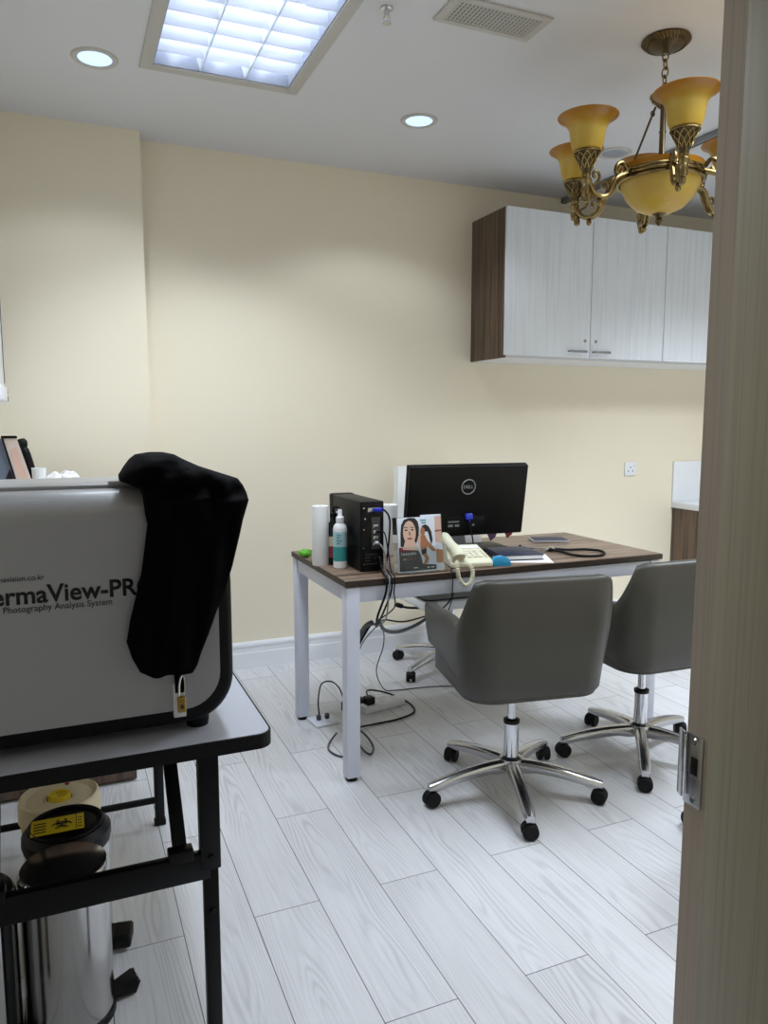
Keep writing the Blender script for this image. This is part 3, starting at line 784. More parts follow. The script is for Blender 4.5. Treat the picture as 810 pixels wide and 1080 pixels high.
def cable(name, label, pts, r=.0032, m='black', ends=(), n=7, group=None, plugm=None):
    t = thing(name, label, 'cable', pts[0] if not ends else pts[-1], 0, group)
    o = Vector(t.location)
    c = MB().tube(pts, r, 8, True, n).build('cord', M[m], t, o)
    for (p, d, s_, mm) in ends:
        p = Vector(p); d = Vector(d).normalized()
        g = MB(); q = d.to_track_quat('Y', 'Z').to_matrix().to_4x4()
        g.box((0, 0, 0), s_, min(s_)*.2); g.cyl((0, s_[1]*.4, 0), (0, s_[1]*.9, 0), r*1.7, r*1.2, 10)
        g.xf(Matrix.Translation(p) @ q); g.build('plug', M[mm], t, o)
    return t
cable('video_cable', 'black video cable with blue plug in the computer tower back', [(1.061, 2.527, .983), (1.066, 2.50, .985), (1.082, 2.49, .95), (1.082, 2.50, .86), (1.075, 2.505, .78), (1.062, 2.46, .765), (1.055, 2.412, .75), (1.050, 2.405, .70), (1.03, 2.43, .62), (1.06, 2.55, .545), (1.16, 2.72, .51), (1.30, 2.80, .47), (1.5, 2.85, .5), (1.6, 2.9, .6)], .0035, 'black', [((1.056, 2.535, .983), (.25, -1, 0), (.034, .024, .014), 'blue')])
cable('power_cable', 'thick black power cord from the tower back down to the floor', [(1.045, 2.535, .80), (1.048, 2.51, .81), (1.052, 2.50, .78), (1.040, 2.45, .762), (1.035, 2.411, .752), (1.030, 2.405, .70), (1.004, 2.415, .62), (1.022, 2.48, .565), (1.045, 2.58, .54), (1.015, 2.62, .46), (1.0, 2.66, .38), (.992, 2.68, .25), (1.0, 2.72, .08), (1.06, 2.80, .006), (1.11, 2.87, .006)], .0042, 'black', [((1.045, 2.543, .80), (0, -1, 0), (.024, .028, .018), 'black')])
cable('network_cable', 'pale grey thin lead drooping from the computer tower ports', [(1.052, 2.538, .86), (1.054, 2.505, .855), (1.066, 2.495, .82), (1.068, 2.485, .77), (1.054, 2.45, .760), (1.047, 2.412, .753), (1.042, 2.404, .70), (1.036, 2.42, .60), (1.05, 2.55, .535), (1.02, 2.62, .45), (1.006, 2.64, .36), (1.002, 2.68, .2), (1.02, 2.73, .01), (1.05, 2.77, .006)], .0026, 'greyrail', [((1.052, 2.545, .86), (0, -1, 0), (.012, .018, .010), 'white')])
cable('keyboard_cable', 'thin black lead crossing behind the grey chair to the casters', [(1.058, 2.539, .90), (1.066, 2.50, .90), (1.078, 2.49, .82), (1.078, 2.47, .766), (1.068, 2.41, .753), (1.062, 2.405, .70), (1.07, 2.42, .64), (1.05, 2.5, .58), (1.085, 2.62, .53), (1.17, 2.76, .46), (1.23, 2.90, .34), (1.28, 3.1, .16), (1.36, 3.2, .03), (1.43, 3.22, .005), (1.60, 3.20, .005), (1.75, 3.15, .005)], .0024, 'black', [((1.058, 2.545, .90), (0, -1, 0), (.012, .018, .010), 'black')])
# plastic cable sleeve
g = MB().tube([(1.05, 2.535, .545), (1.085, 2.60, .545), (1.15, 2.70, .475), (1.25, 2.78, .435), (1.38, 2.85, .44), (1.5, 2.9, .48)], .0075, 10)
tag(g.build('cable_sleeve', M['duct'], off=(1.05, 2.535, .545)), 'grey cable sleeve sagging to the right under the desk', 'cable sleeve')
g = MB(); sp_ = spline([(1.048, 2.58, .545), (1.030, 2.61, .52), (1.014, 2.66, .44), (1.008, 2.70, .32), (1.004, 2.74, .2)], 12); g.rings([(p, .010) for p in sp_], 8); g2 = MB()
for i in range(0, len(sp_)-3, 3): g.rings([(sp_[i], .0112), (sp_[i+1], .0112)], 8)
tag(g.build('spiral_cable_wrap', M['duct'], off=(1.06, 2.5, .56)), 'grey spiral cable wrap hanging behind the front desk leg', 'cable wrap')

# floor sockets and adapters
fs = thing('floor_socket', 'white floor socket plate behind the front left desk leg', 'socket', (.985, 3.0, 0), R(8))
MB().bx((-.055, -.055, 0), (.055, .055, .012), .003).build('plate', M['white'], fs)
MB().bx((-.05, -.05, .0118), (.05, .05, .0135), .001).build('lid', M['whitemetal'], fs)
for x_ in (-.02, .02): MB().box((x_, 0, .024), (.018, .018, .024), .004).build('plug', M['greyink'], fs)
cable('adapter_cable', 'black cord looping out of the white floor socket plate', [(.968, 3.0, .034), (.968, 3.01, .10), (1.0, 3.06, .15), (1.06, 3.10, .14), (1.10, 3.11, .10), (1.12, 3.10, .045)], .0032)
ad = thing('power_adapter', 'black power brick on the floor behind the desk leg', 'adapter', (1.16, 3.09, 0), R(25))
MB().bx((-.055, -.025, 0), (.055, .025, .045), .006, 3).build('body', M['black'], ad)
sp2 = thing('power_strip', 'white power strip on the floor under the desk', 'power strip', (1.29, 3.05, 0), R(12))
MB().bx((-.11, -.028, 0), (.11, .028, .034), .005).build('body', M['white'], sp2)
g = MB()
for k in range(3): g.cyl((-.06+.06*k, 0, .0335), (-.06+.06*k, 0, .035), .018, seg=18)
g.build('outlet', M['whitemetal'], sp2)
pg = thing('wall_plug', 'black mains plug pushed into the white power strip', 'plug', (1.215, 3.034, .036), R(12))
MB().bx((-.02, -.022, 0), (.022, .022, .034), .005).build('body', M['black'], pg)
cable('extension_cord', 'black cord looping wide on the floor beside the power strip', [(1.215, 3.03, .06), (1.26, 3.16, .05), (1.36, 3.17, .02), (1.42, 3.06, .005), (1.40, 2.94, .005), (1.30, 2.89, .005), (1.20, 2.88, .005), (1.12, 2.86, .012), (1.03, 2.82, .03)], .0042)
cable('loose_cable', 'dark cord coiled on the floor just behind the front desk leg', [(.985, 2.82, .02), (.93, 2.76, .006), (.915, 2.69, .005), (.95, 2.63, .005), (1.01, 2.66, .02), (1.05, 2.74, .05), (1.08, 2.72, .03), (1.085, 2.66, .008), (1.05, 2.61, .006), (1.03, 2.66, .02), (1.04, 2.80, .06)], .0042, 'greyink')

# brochure stand
bs = thing('brochure_stand', 'clear acrylic brochure holder standing beside the computer tower', 'brochure stand', (1.20, 2.47, DZ))
tilt = Matrix.Rotation(R(-7), 4, 'X')
g = MB(); g.box((0, .012, .105), (.205, .0025, .205), .001); g.xf(tilt); g.build('back_plate', M['acrylic'], bs)
g = MB(); g.box((0, -.020, .05), (.205, .0025, .095), .001); g.xf(tilt); g.build('front_pocket', M['acrylic'], bs)
g = MB(); g.box((0, -.004, .0035), (.205, .035, .003), .001); g.xf(tilt); g.build('base_ledge', M['acrylic'], bs)
br = thing('brochure', 'brochure with a portrait of a dark-haired woman in the acrylic holder', 'brochure', (1.185, 2.47, DZ)); 
def flat(pts, y, name, m, par):
    g = MB(); g.prism(pts, 'y', y, y+.0003); g.xf(tilt); return g.build(name, m, par, smooth=0)
def ell(cx, cz, a, b, n=24, rot=0):
    return [(cx+a*math.cos(t)*math.cos(rot)-b*math.sin(t)*math.sin(rot), cz+a*math.cos(t)*math.sin(rot)+b*math.sin(t)*math.cos(rot)) for t in [2*PI*k/n for k in range(n)]]
BW, BH = .152, .198
g = MB(); g.bx((-BW/2, -.012, .008), (BW/2, -.004, .008+BH), .0008); g.xf(tilt); g.build('pages', M['cover'], br)
y = -.0124
flat([(-.074, .009), (.074, .009), (.074, .026), (.02, .032), (.012, .066), (.0, .088), (-.074, .088)], y, 'dark_panel', M['greyink'], br)
flat([(-.074, .084), (-.004, .080), (-.004, .088), (-.074, .096)], y-.0002, 'red_band', M['redink'], br)
fc = flat([(-.068, .10), (-.066, .15), (-.062, .180), (-.050, .199), (-.028, .205), (-.006, .203), (.006, .19), (.010, .168), (.008, .14), (.0, .118), (-.006, .105), (-.05, .098)], y-.0002, 'portrait_hair', M['hair'], br)
flat(ell(-.030, .150, .026, .044), y-.0005, 'portrait_face', M['skin'], fc)
flat([(-.050, .118), (-.010, .118), (.004, .088), (.0, .082), (-.06, .088)], y-.0004, 'portrait_neck', M['skin'], fc)
for ex in (-.043, -.018): flat(ell(ex, .160, .006, .0028, 14), y-.0007, 'portrait_eye', M['hair'], fc)
for ex in (-.043, -.018): flat([(ex-.008, .168), (ex+.008, .1685), (ex+.007, .1705), (ex-.007, .171)], y-.0007, 'portrait_eyebrow', M['hair'], fc)
flat([(-.032, .155), (-.028, .155), (-.025, .141), (-.034, .141)], y-.0007, 'portrait_nose', M['tan'], fc)
flat(ell(-.030, .128, .011, .0042, 16), y-.0007, 'portrait_lips', M['lip'], fc)
w2 = flat([(.016, .150), (.022, .172), (.036, .178), (.050, .170), (.060, .150), (.064, .120), (.058, .098), (.052, .125), (.046, .150), (.030, .152)], y-.0003, 'figure_hair', M['hair'], br)
flat(ell(.024, .152, .010, .016), y-.0006, 'figure_face', M['tan'], w2)
flat([(.014, .138), (.034, .138), (.042, .118), (.072, .084), (.074, .074), (.060, .076), (.040, .096), (.036, .070), (.046, .050), (.040, .034), (.022, .030), (.030, .052), (.016, .072), (.012, .10)], y-.0005, 'figure_body', M['tan'], w2)
flat([(.010, .145), (.016, .146), (.012, .098), (.006, .10), (.002, .125)], y-.0006, 'figure_hand', M['skin'], w2)
flat([(.014, .082), (.034, .088), (.036, .072), (.018, .064)], y-.0007, 'figure_top', M['blackink'], w2)
lettering('title_lettering', 'Laserpedics', M['whiteink'], br, (-.066, 0, 0), .060, .011, .006, tilt @ Matrix.Translation((0, y-.0010, .068)))
lettering('small_lettering', 'skin', M['whiteink'], br, (0, 0, 0), .012, .005, .0, tilt @ Matrix.Translation((-.060, y-.0010, .050)))
flat([(-.044, .0505), (-.022, .0505), (-.022, .0545), (-.044, .0545)], y-.0008, 'red_line', M['redink'], br)
for a_, b_, z_ in ((-.018, -.002, .018), (.036, .046, .016), (.052, .066, .016)): flat([(a_, z_), (b_, z_), (b_, z_+.004), (a_, z_+.004)], y-.0008, 'footer_print', M['whiteink'], br)
for z_, a_, b_ in ((.192, .016, .040), (.182, .022, .040)): flat([(a_, z_), (b_, z_), (b_, z_+.004), (a_, z_+.004)], y-.0008, 'header_print', M['teal'], br)
b3 = thing('leaflet', 'second leaflet tucked behind the portrait brochure in the holder', 'leaflet', (1.262, 2.478, DZ))
g = MB(); g.bx((-.050, -.0045, .010), (.034, .0025, .212), .0008); g.xf(tilt); g.build('pages', M['cover'], b3)
flat([(.006, .03), (.033, .03), (.033, .075), (.006, .08)], -.0049, 'tan_picture', M['tan'], b3)
flat([(.006, .11), (.033, .10), (.033, .205), (.006, .205)], -.0049, 'skin_picture', M['skin'], b3)
flat([(.006, .146), (.033, .148), (.033, .154), (.006, .153)], -.0052, 'lip_picture', M['lip'], b3)

# monitor seen from behind
mo = thing('monitor', 'black computer monitor on the desk, seen from behind', 'monitor', (1.535, 2.775, DZ), R(-3))
tl = Matrix.Translation((0, -.055, .232)) @ Matrix.Rotation(R(9), 4, 'X')
g = MB(); g.box((0, .012, 0), (.545, .018, .305), .003); g.xf(tl); g.build('bezel', M['black'], mo)
g = MB(); g.box((0, .0215, .006), (.525, .002, .282), .0005); g.xf(tl); g.build('screen', M['darkglass'], mo)
g = MB(); g.box((0, -.006, 0), (.540, .020, .300), .006, None, 3); g.xf(tl); bc = g.build('back_cover', M['black'], mo)
g = MB(); g.torus((0, 0, 0), .0305, .0022, 40, 6, Matrix.Rotation(R(90), 4, 'X')); g.xf(tl @ Matrix.Translation((-.005, -.0165, .062))); g.build('emblem_ring', M['silverink'], bc, label='silver ring emblem')
lettering('emblem_lettering', 'DELL', M['silverink'], bc, (0, 0, 0), .045, .0135, .008, tl @ Matrix.Translation((-.0275, -.0170, .0555)), thick=.0008)
g = MB(); g.box((-.01, -.0170, -.095), (.185, .004, .062), .0015); g.xf(tl); rc = g.build('port_recess', M['blackmetal'], bc)
for x_, z_, w_, h_ in ((-.075, -.102, .022, .010), (-.045, -.102, .02, .010), (.03, -.102, .012, .010), (-.062, -.085, .05, .006)):
    g = MB().box((x_, -.0195, z_), (w_, .002, h_)); g.xf(tl); g.build('port', M['greyrail'], rc)
nk = MB(); nk.prism([(-.048, .088), (.018, .088), (.034, .012), (-.022, .012)], 'y', -.010, .006, .003)
nk.xf(Matrix.Translation((0, .018, 0)) @ Matrix.Rotation(R(8), 4, 'X')); nk.build('stand_neck', M['neck'], mo, label='grey metal stand neck')
MB().prism(rrect(-.05, .24, -.02, .16, .03), 'z', 0, .014, .004).build('stand_base', M['black'], mo)
for k, (x_, c_, z_) in enumerate(((.125, 'purple', .066), (.205, 'darkred', .074))):
    g = MB(); g.prism([(x_-.028, z_+.03), (x_+.028, z_+.03), (x_+.018, z_+.002), (x_-.006, z_-.014)], 'y', -.046, -.0452)
    g.build('sticky_note', M[c_], mo, label=('purple' if k == 0 else 'dark red')+' paper flag under the screen edge')
cable('monitor_cable', 'black monitor lead with blue plug hanging from the monitor back', [(1.535, 2.712, .905), (1.537, 2.705, .88), (1.545, 2.695, .84), (1.556, 2.70, .79), (1.575, 2.725, .757), (1.60, 2.745, .755)], .003, 'black', [((1.534, 2.703, .915), (0, -.35, -1), (.032, .026, .016), 'blue')])
kb = thing('carton', 'white carton on the desk behind the monitor stand', 'box', (1.60, 3.02, DZ), R(-3))
MB().bx((-.15, -.055, 0), (.15, .055, .066), .002).build('body', M['paper'], kb)
MB().bx((-.151, -.056, .05), (.151, .056, .0675), .002).build('lid', M['white'], kb)

# telephone
ph = thing('telephone', 'cream desk telephone with handset, at the front of the desk', 'telephone', (1.435, 2.56, DZ+.0008), R(-10))
g = MB().prism([(-.095, 0), (.100, 0), (.100, .052), (.085, .060), (-.080, .028), (-.095, .018)], 'x', -.085, .085, .005, 3); g.build('body', M['cream'], ph)
sl = Matrix.Translation((0, 0, .0435)) @ Matrix.Rotation(math.atan2(.032, .165), 4, 'X')
g = MB()
for r0 in range(4):
    for c0 in range(3): g.box((.002+.022*c0, -.055+.020*r0, .0035), (.016, .013, .006), .002)
for r0 in range(4): g.box((.071, -.055+.020*r0, .0035), (.012, .009, .004), .001)
g.xf(sl); g.build('keypad', M['key'], ph)
g = MB(); g.box((.03, .055, .002), (.09, .034, .003), .001); g.xf(sl); g.build('index_card', M['paper'], ph)
hs = MB()
pth = [(-.055, -.098, .040), (-.055, -.085, .052), (-.055, -.05, .064), (-.055, .0, .072), (-.055, .05, .083), (-.055, .088, .088), (-.055, .104, .082)]
pp_ = spline(pth, 4)
rad = [.020+.006*abs(math.cos(PI*i/(len(pp_)-1)))**2 for i in range(len(pp_))]; rad[0] *= .5; rad[-1] *= .5
hs.rings(list(zip(pp_, rad)), 14)
for y_, z_ in ((-.075, .036), (.08, .064)): hs.cyl((-.055, y_, z_), (-.055, y_, z_+.025), .025, .024, 18)
hs.build('handset', M['cream'], ph, smooth=60)
g = MB(); g.bx((-.082, -.09, .02), (-.03, .095, .035), .004); g.build('cradle', M['cream'], ph)
cpts = spline([(1.335, 2.44, .785), (1.322, 2.412, .770), (1.328, 2.404, .725), (1.352, 2.400, .700), (1.378, 2.402, .718), (1.384, 2.408, .760), (1.375, 2.44, .775)], 14)
L_ = [0]
for a, b in zip(cpts, cpts[1:]): L_.append(L_[-1]+(b-a).length)
coil = []; turns = 30; NN = turns*10
for i in range(NN+1):
    s_ = L_[-1]*i/NN; k = max(j for j in range(len(L_)) if L_[j] <= s_+1e-9); k = min(k, len(cpts)-2)
    f_ = (s_-L_[k])/max(1e-9, L_[k+1]-L_[k]); p = cpts[k].lerp(cpts[k+1], f_); d = (cpts[k+1]-cpts[k]).normalized()
    n1 = Vector((0, 1, 0)); n1 = (n1-d*n1.dot(d)).normalized(); n2 = d.cross(n1); a = 2*PI*turns*i/NN
    coil.append(p+(n1*math.cos(a)+n2*math.sin(a))*.0065)
g = MB().rings([(p, .0026) for p in coil], 6); co = g.build('coiled_cord', M['cream'], ph, off=(0, 0, 0))
for v_ in co.data.vertices: v_.co = ph.matrix_basis.inverted() @ v_.co
cable('phone_line', 'thin black phone line hanging over the desk front edge by the telephone', [(1.36, 2.50, .753), (1.315, 2.45, .753), (1.305, 2.415, .752), (1.302, 2.408, .72), (1.30, 2.415, .64), (1.29, 2.44, .58), (1.30, 2.5, .55)], .002)

nbk = thing('notebook', 'dark navy notebook lying beside the telephone', 'notebook', (1.700, 2.612, DZ+.004), R(-12))
MB().bx((-.085, -.10, .002), (.085, .10, .018), .001).build('pages', M['paper'], nbk)
MB().bx((-.088, -.104, .018), (.088, .104, .021), .001).build('front_cover', M['navy'], nbk); MB().bx((-.088, -.104, 0), (.088, .104, .002), .0005).build('back_cover', M['navy'], nbk)
MB().bx((-.090, -.104, 0), (-.086, .104, .021), .001).build('spine', M['navy'], nbk)
g = MB(); g.box((0, 0, .001), (.20, .19, .002), 0, None); g.xf(Matrix.Translation((1.715, 2.555, DZ)) @ Matrix.Rotation(R(-25), 4, 'Z')); tag(g.build('paper_sheet', M['paper'], off=(1.715, 2.555, DZ)), 'white paper sheets under the navy notebook', 'paper')
bb = thing('tape_dispenser', 'translucent blue tape dispenser right of the telephone', 'tape dispenser', (1.547, 2.468, DZ), R(-12))
MB().prism([(-.036, 0), (.036, 0), (.036, .012), (.026, .030), (.0, .038), (-.028, .034), (-.036, .02)], 'y', -.016, .016, .002).build('body', M['bluebox'], bb)
g = MB().torus((-.002, 0, .020), .011, .004, 24, 6, Matrix.Rotation(R(90), 4, 'X')); g.build('tape', M['whiteink'], bb)

# stethoscope
sc = thing('stethoscope', 'black stethoscope with silver tubes on the right of the desk', 'stethoscope', (1.95, 2.60, DZ)); o = sc.location
g = MB(); g.tube([(1.905, 2.655, .760), (1.926, 2.60, .758), (1.925, 2.53, .757), (1.955, 2.475, .757), (2.02, 2.462, .757), (2.075, 2.50, .757), (2.095, 2.56, .757), (2.055, 2.61, .757), (1.985, 2.63, .757), (1.935, 2.655, .759)], .0055, 10); g.build('tubing', M['rubber'], sc, o)
g = MB(); g.tube([(1.905, 2.655, .760), (1.885, 2.69, .758), (1.862, 2.73, .756), (1.842, 2.775, .757)], .0032, 8); g.tube([(1.905, 2.655, .760), (1.875, 2.655, .758), (1.842, 2.69, .756), (1.826, 2.725, .757)], .0032, 8); g.build('ear_tube', M['chrome'], sc, o)
g = MB(); g.sphere((1.840, 2.780, .758), .0075); g.sphere((1.824, 2.730, .758), .0075); g.build('ear_tip', M['rubber'], sc, o)
g = MB(); g.lathe([(0, 0), (.021, 0), (.023, .003), (.022, .008), (.010, .012), (.008, .018), (0, .018)], seg=28); g.xf(Matrix.Translation((1.925, 2.668, .752)) @ Matrix.Rotation(R(0), 4, 'X')); g.build('chest_piece', M['chrome'], sc, o)
g = MB(); g.torus((1.925, 2.668, .756), .0225, .0028, 28, 6); g.build('rim', M['rubber'], sc, o)
tb = thing('tablet', 'dark tablet with silver edge lying at the back of the desk', 'tablet', (2.08, 2.905, DZ), R(-22))
MB().bx((-.085, -.058, 0), (.085, .058, .010), .003).build('body', M['silver'], tb); MB().bx((-.080, -.053, .0098), (.080, .053, .0112), .0005).build('screen', M['navy'], tb)

# ------------------------------------------------------------------ folding table and the analysis machine
TZ = .73
ft = thing('folding_table', 'grey-topped folding table with black edge and black legs', 'table', (.02, 1.9, 0)); o = ft.location
FX0, FX1, FY0, FY1 = -.36, .335, 1.312, 2.53
MB().prism(rrect(FX0, FX1, FY0, FY1, .03), 'z', TZ-.028, TZ-.0006).build('edge_band', M['rubber'], ft, o)
MB().prism(rrect(FX0+.004, FX1-.004, FY0+.004, FY1-.004, .027), 'z', TZ-.004, TZ).build('tabletop', M['tabletop'], ft, o)
def legs(y, sgn):
    for x in (.229, -.262):
        lg = MB().bx((x-.020, y-.014, .42), (x+.020, y+.014, TZ-.028), .003).bx((x-.015, y-.011, .012), (x+.015, y+.011, .43), .003).build('leg', M['blackmetal'], ft, o)
        MB().bx((x-.018, y-.014, 0), (x+.018, y+.014, .022), .004).build('rubber_foot', M['rubber'], lg, o)
        g = MB()
        for z_ in (.445, .33): g.cyl((x, y-.0145, z_), (x, y-.018, z_), .007, .006, 14)
        g.build('bolt', M['blackmetal'], lg, o)
    g = MB().bx((-.262, y-.012, .400), (.229, y+.010, .456), .004); g.build('crossbar', M['blackmetal'], ft, o)
    if sgn < 0: MB().cyl((-.262, y, .085), (.229, y, .085), .011, seg=14).build('lower_rod', M['blackmetal'], ft, o)
    for x in (.172, -.160):
        g = MB(); a = Vector((x, y+sgn*.0, .455)); b = Vector((x, y+sgn*.22, TZ-.032)); d = b-a
        g.box((0, 0, 0), (.028, d.length, .008), .002); g.xf(Matrix.Translation((a+b)/2) @ Matrix.Rotation(sgn*math.atan2(d.z, abs(d.y)), 4, 'X')); g.build('folding_brace', M['blackmetal'], ft, o)
        g = MB().bx((x-.024, y-.016, .448), (x+.024, y+.014, .472), .003); g.build('brace_hinge', M['blackmetal'], ft, o)
legs(1.43, 1); legs(2.41, -1)

dv = thing('skin_analysis_machine', 'large silver machine with black rim on the folding table', 'machine', (.0, 1.53, TZ)); o = dv.location
VX0, VX1 = -.42, .275
b = MB(); b.prism(rrect(VX0-.01, VX1, TZ+.018, 1.095, .085, 10), 'y', 1.372, 1.66, .012, 3); rim = b.build('black_rim', M['black'], dv, o, label='black rim')
# silver front shell with big top radius
x0, x1, z0, z1 = VX0, .247, TZ+.050, 1.185
RT = .066
def shell_ring(zt):
    out = []
    for k in range(9): a = R(90*k/8); out.append((x1-.05+.05*math.cos(a), zt-.05+.05*math.sin(a)))
    for k in range(9): a = R(90+90*k/8); out.append((x0+.05+.05*math.cos(a), zt-.05+.05*math.sin(a)))
    for k in range(9): a = R(180+90*k/8); out.append((x0+.06+.06*math.cos(a), z0+.06+.06*math.sin(a)))
    for k in range(9): a = R(270+90*k/8); out.append((x1-.065+.065*math.cos(a), z0+.065+.065*math.sin(a)))
    return out
t_ = bmesh.new(); rws = []
for k in range(13):
    th = R(90*k/12); y_ = 1.362+RT*(1-math.cos(th))
    rws.append([t_.verts.new((p[0], y_, p[1])) for p in shell_ring(z1-RT+RT*math.sin(th))])
rws.append([t_.verts.new((p[0], 1.69, p[1])) for p in shell_ring(z1)])
n = len(rws[0])
t_.faces.new(rws[0]); t_.faces.new(rws[-1][::-1])
for A, B in zip(rws, rws[1:]):
    for k in range(n): t_.faces.new((A[k], B[k], B[(k+1) % n], A[(k+1) % n]))
bmesh.ops.recalc_face_normals(t_, faces=t_.faces)
b = MB(); b.add(t_); body = b.build('front_shell', M['silver'], dv, o, smooth=50)
MB().prism(rrect(VX0+.05, .20, 1.46, 1.67, .03), 'z', 1.183, 1.192, .003).build('top_plate', M['silver'], dv, o)
MB().bx((.07, 1.455, 1.190), (.16, 1.485, 1.198), .002).build('handle_plate', M['silver'], dv, o)
b = MB()
for x_ in (-.36, .21):
    for y_ in (1.41, 1.62): b.lathe([(0, 0), (.02, 0), (.022, .01), (.022, .02), (0, .02)], (x_, y_, TZ), 16)
b.build('foot', M['rubber'], dv, o)
FYY = 1.3612
lettering('name_lettering', 'DermaView-PRO', M['blackink'], body, (-.153, FYY, 1.0035), .290, .031, .022, off=o, mx=Matrix.Shear('XY', 4, (0, 0)) if False else None)
lettering('web_lettering', 'dermavision.co.kr', M['blackink'], body, (-.132, FYY, 1.0425), .090, .0095, .0, off=o)
lettering('subtitle_lettering', 'Photography Analysis System', M['blackink'], body, (-.107, FYY, .9895), .170, .0115, .0, off=o)
hp = MB().bx((.160, 1.352, .770), (.182, 1.362, .832), .0015).build('hasp', M['white'], dv, o, label='white latch plate')
# padlock hanging on the latch
pk = thing('padlock', 'small brass padlock hanging at the machine front latch', 'padlock', (.173, 1.345, .783)); o2 = pk.location
MB().bx((.1655, 1.338, .783), (.1805, 1.351, .812), .003, 3).build('body', M['gold'], pk, o2)
MB().tube([(.169, 1.3445, .808), (.170, 1.3445, .835), (.174, 1.3440, .850), (.179, 1.3445, .848), (.1805, 1.3445, .83), (.1785, 1.3445, .808)], .0022, 8).build('shackle', M['chrome'], pk, o2)
MB().cyl((.173, 1.338, .7945), (.173, 1.3368, .7945), .004, seg=14).build('keyhole', M['brassdark'], pk, o2)

# black cloth draped over the machine corner
rows = [(1.250, .140, .168, 1.445, .02), (1.246, .118, .186, 1.445, .05), (1.238, .108, .200, 1.445, .07), (1.224, .097, .229, 1.44, .085), (1.209, .087, .272, 1.435, .09), (1.200, .087, .298, 1.43, .085), (1.189, .118, .303, 1.394, .045), (1.178, .121, .305, 1.371, .024),
        (1.164, .121, .305, 1.352, .024), (1.147, .122, .298, 1.345, .018), (1.130, .125, .292, 1.344, .016), (1.096, .120, .284, 1.344, .015), (1.045, .112, .271, 1.344, .014), (.995, .099, .254, 1.344, .014), (.961, .090, .239, 1.344, .014), (.924, .083, .225, 1.344, .014), (.893, .091, .212, 1.345, .013), (.867, .103, .203, 1.346, .012), (.854, .123, .195, 1.347, .008)]
rr = []
for a, b in zip(rows, rows[1:]):
    for k in range(4): rr.append([a[q]+(b[q]-a[q])*k/4 for q in range(5)])
rr.append(list(rows[-1]))
NU = 44
def clo(i, j):
    z_, xa, xb, yc, ht = rr[j]
    a = 2*PI*i/NU; u = -math.cos(a); v_ = -math.sin(a)
    x = (xa+xb)/2+u*(xb-xa)/2
    prof_ = math.copysign(abs(v_)**.6, v_)
    fold = .0045*math.sin(x*95+z_*14+1.3*math.sin(z_*22))+.003*math.sin(x*180-z_*30)
    if z_ > 1.17: fold += .008*math.sin(x*60-z_*120)+.004*math.sin(x*130+z_*60)
    y_ = yc+prof_*ht+(fold if v_ < 0 else min(fold, 0)*.3)*min(1, abs(v_)*1.5)
    return Vector((x, min(y_, 1.357) if z_ < 1.15 else y_, z_))
g = MB(); vs = g.grid(clo, NU, len(rr), True)
g.bm.faces.new([vs[i][0] for i in range(NU)]); g.bm.faces.new([vs[i][-1] for i in range(NU)][::-1])
g.prism([(.163, .818), (.181, .818), (.180, .87), (.162, .87)], 'y', 1.3465, 1.3505, .001)
tag(g.build('black_cloth', M['cloth'], off=(.19, 1.345, .854), smooth=70), 'black cloth hood draped over the right corner of the silver machine', 'cloth')

# ------------------------------------------------------------------ bins under the table
bn = thing('pedal_bin', 'stainless steel pedal bin under the front of the folding table', 'bin', (-.045, 1.665, 0))
r0 = .091
MB().lathe([(0, .012), (r0, .012), (r0, .325), (r0-.003, .325), (r0-.003, .016), (0, .016)], seg=48).build('body', M['steel'], bn)
MB().lathe([(0, 0), (r0+.003, 0), (r0+.003, .018), (0, .018)], seg=48).build('base_ring', M['black'], bn)
MB().lathe([(r0+.001, .322), (r0+.002, .345), (r0-.004, .357), (r0-.02, .360), (.03, .365), (0, .366), (0, .350), (r0-.004, .322)], seg=48).build('lid', M['steel'], bn)
g = MB().prism([(r0-.01, .012), (r0+.045, .004), (r0+.056, .030), (r0+.046, .036), (r0+.0, .02)], 'y', -.024, .024, .002); g.xf(Matrix.Rotation(R(12), 4, 'Z')); pe = g.build('pedal', M['black'], bn)
g = MB().box((r0+.052, 0, .031), (.003, .044, .010), .001); g.xf(Matrix.Rotation(R(12), 4, 'Z')); g.build('pedal_edge', M['alu'], pe, label='silver pedal edge')
bn2 = thing('pedal_bin', 'stainless steel bin cut off by the picture left edge', 'bin', (-.228, 1.62, 0))
MB().lathe([(0, .012), (r0, .012), (r0, .325), (r0-.003, .325), (r0-.003, .016), (0, .016)], seg=48).build('body', M['steel'], bn2)
MB().lathe([(0, 0), (r0+.003, 0), (r0+.003, .018), (0, .018)], seg=48).build('base_ring', M['black'], bn2)
MB().lathe([(r0+.001, .322), (r0+.002, .345), (r0-.004, .357), (r0-.02, .360), (.03, .365), (0, .366), (0, .350), (r0-.004, .322)], seg=48).build('lid', M['steel'], bn2)
g = MB().bx((r0-.006, -.012, .02), (r0+.004, .012, .33), .003); g.xf(Matrix.Rotation(R(-35), 4, 'Z')); g.build('hinge_strip', M['black'], bn2)

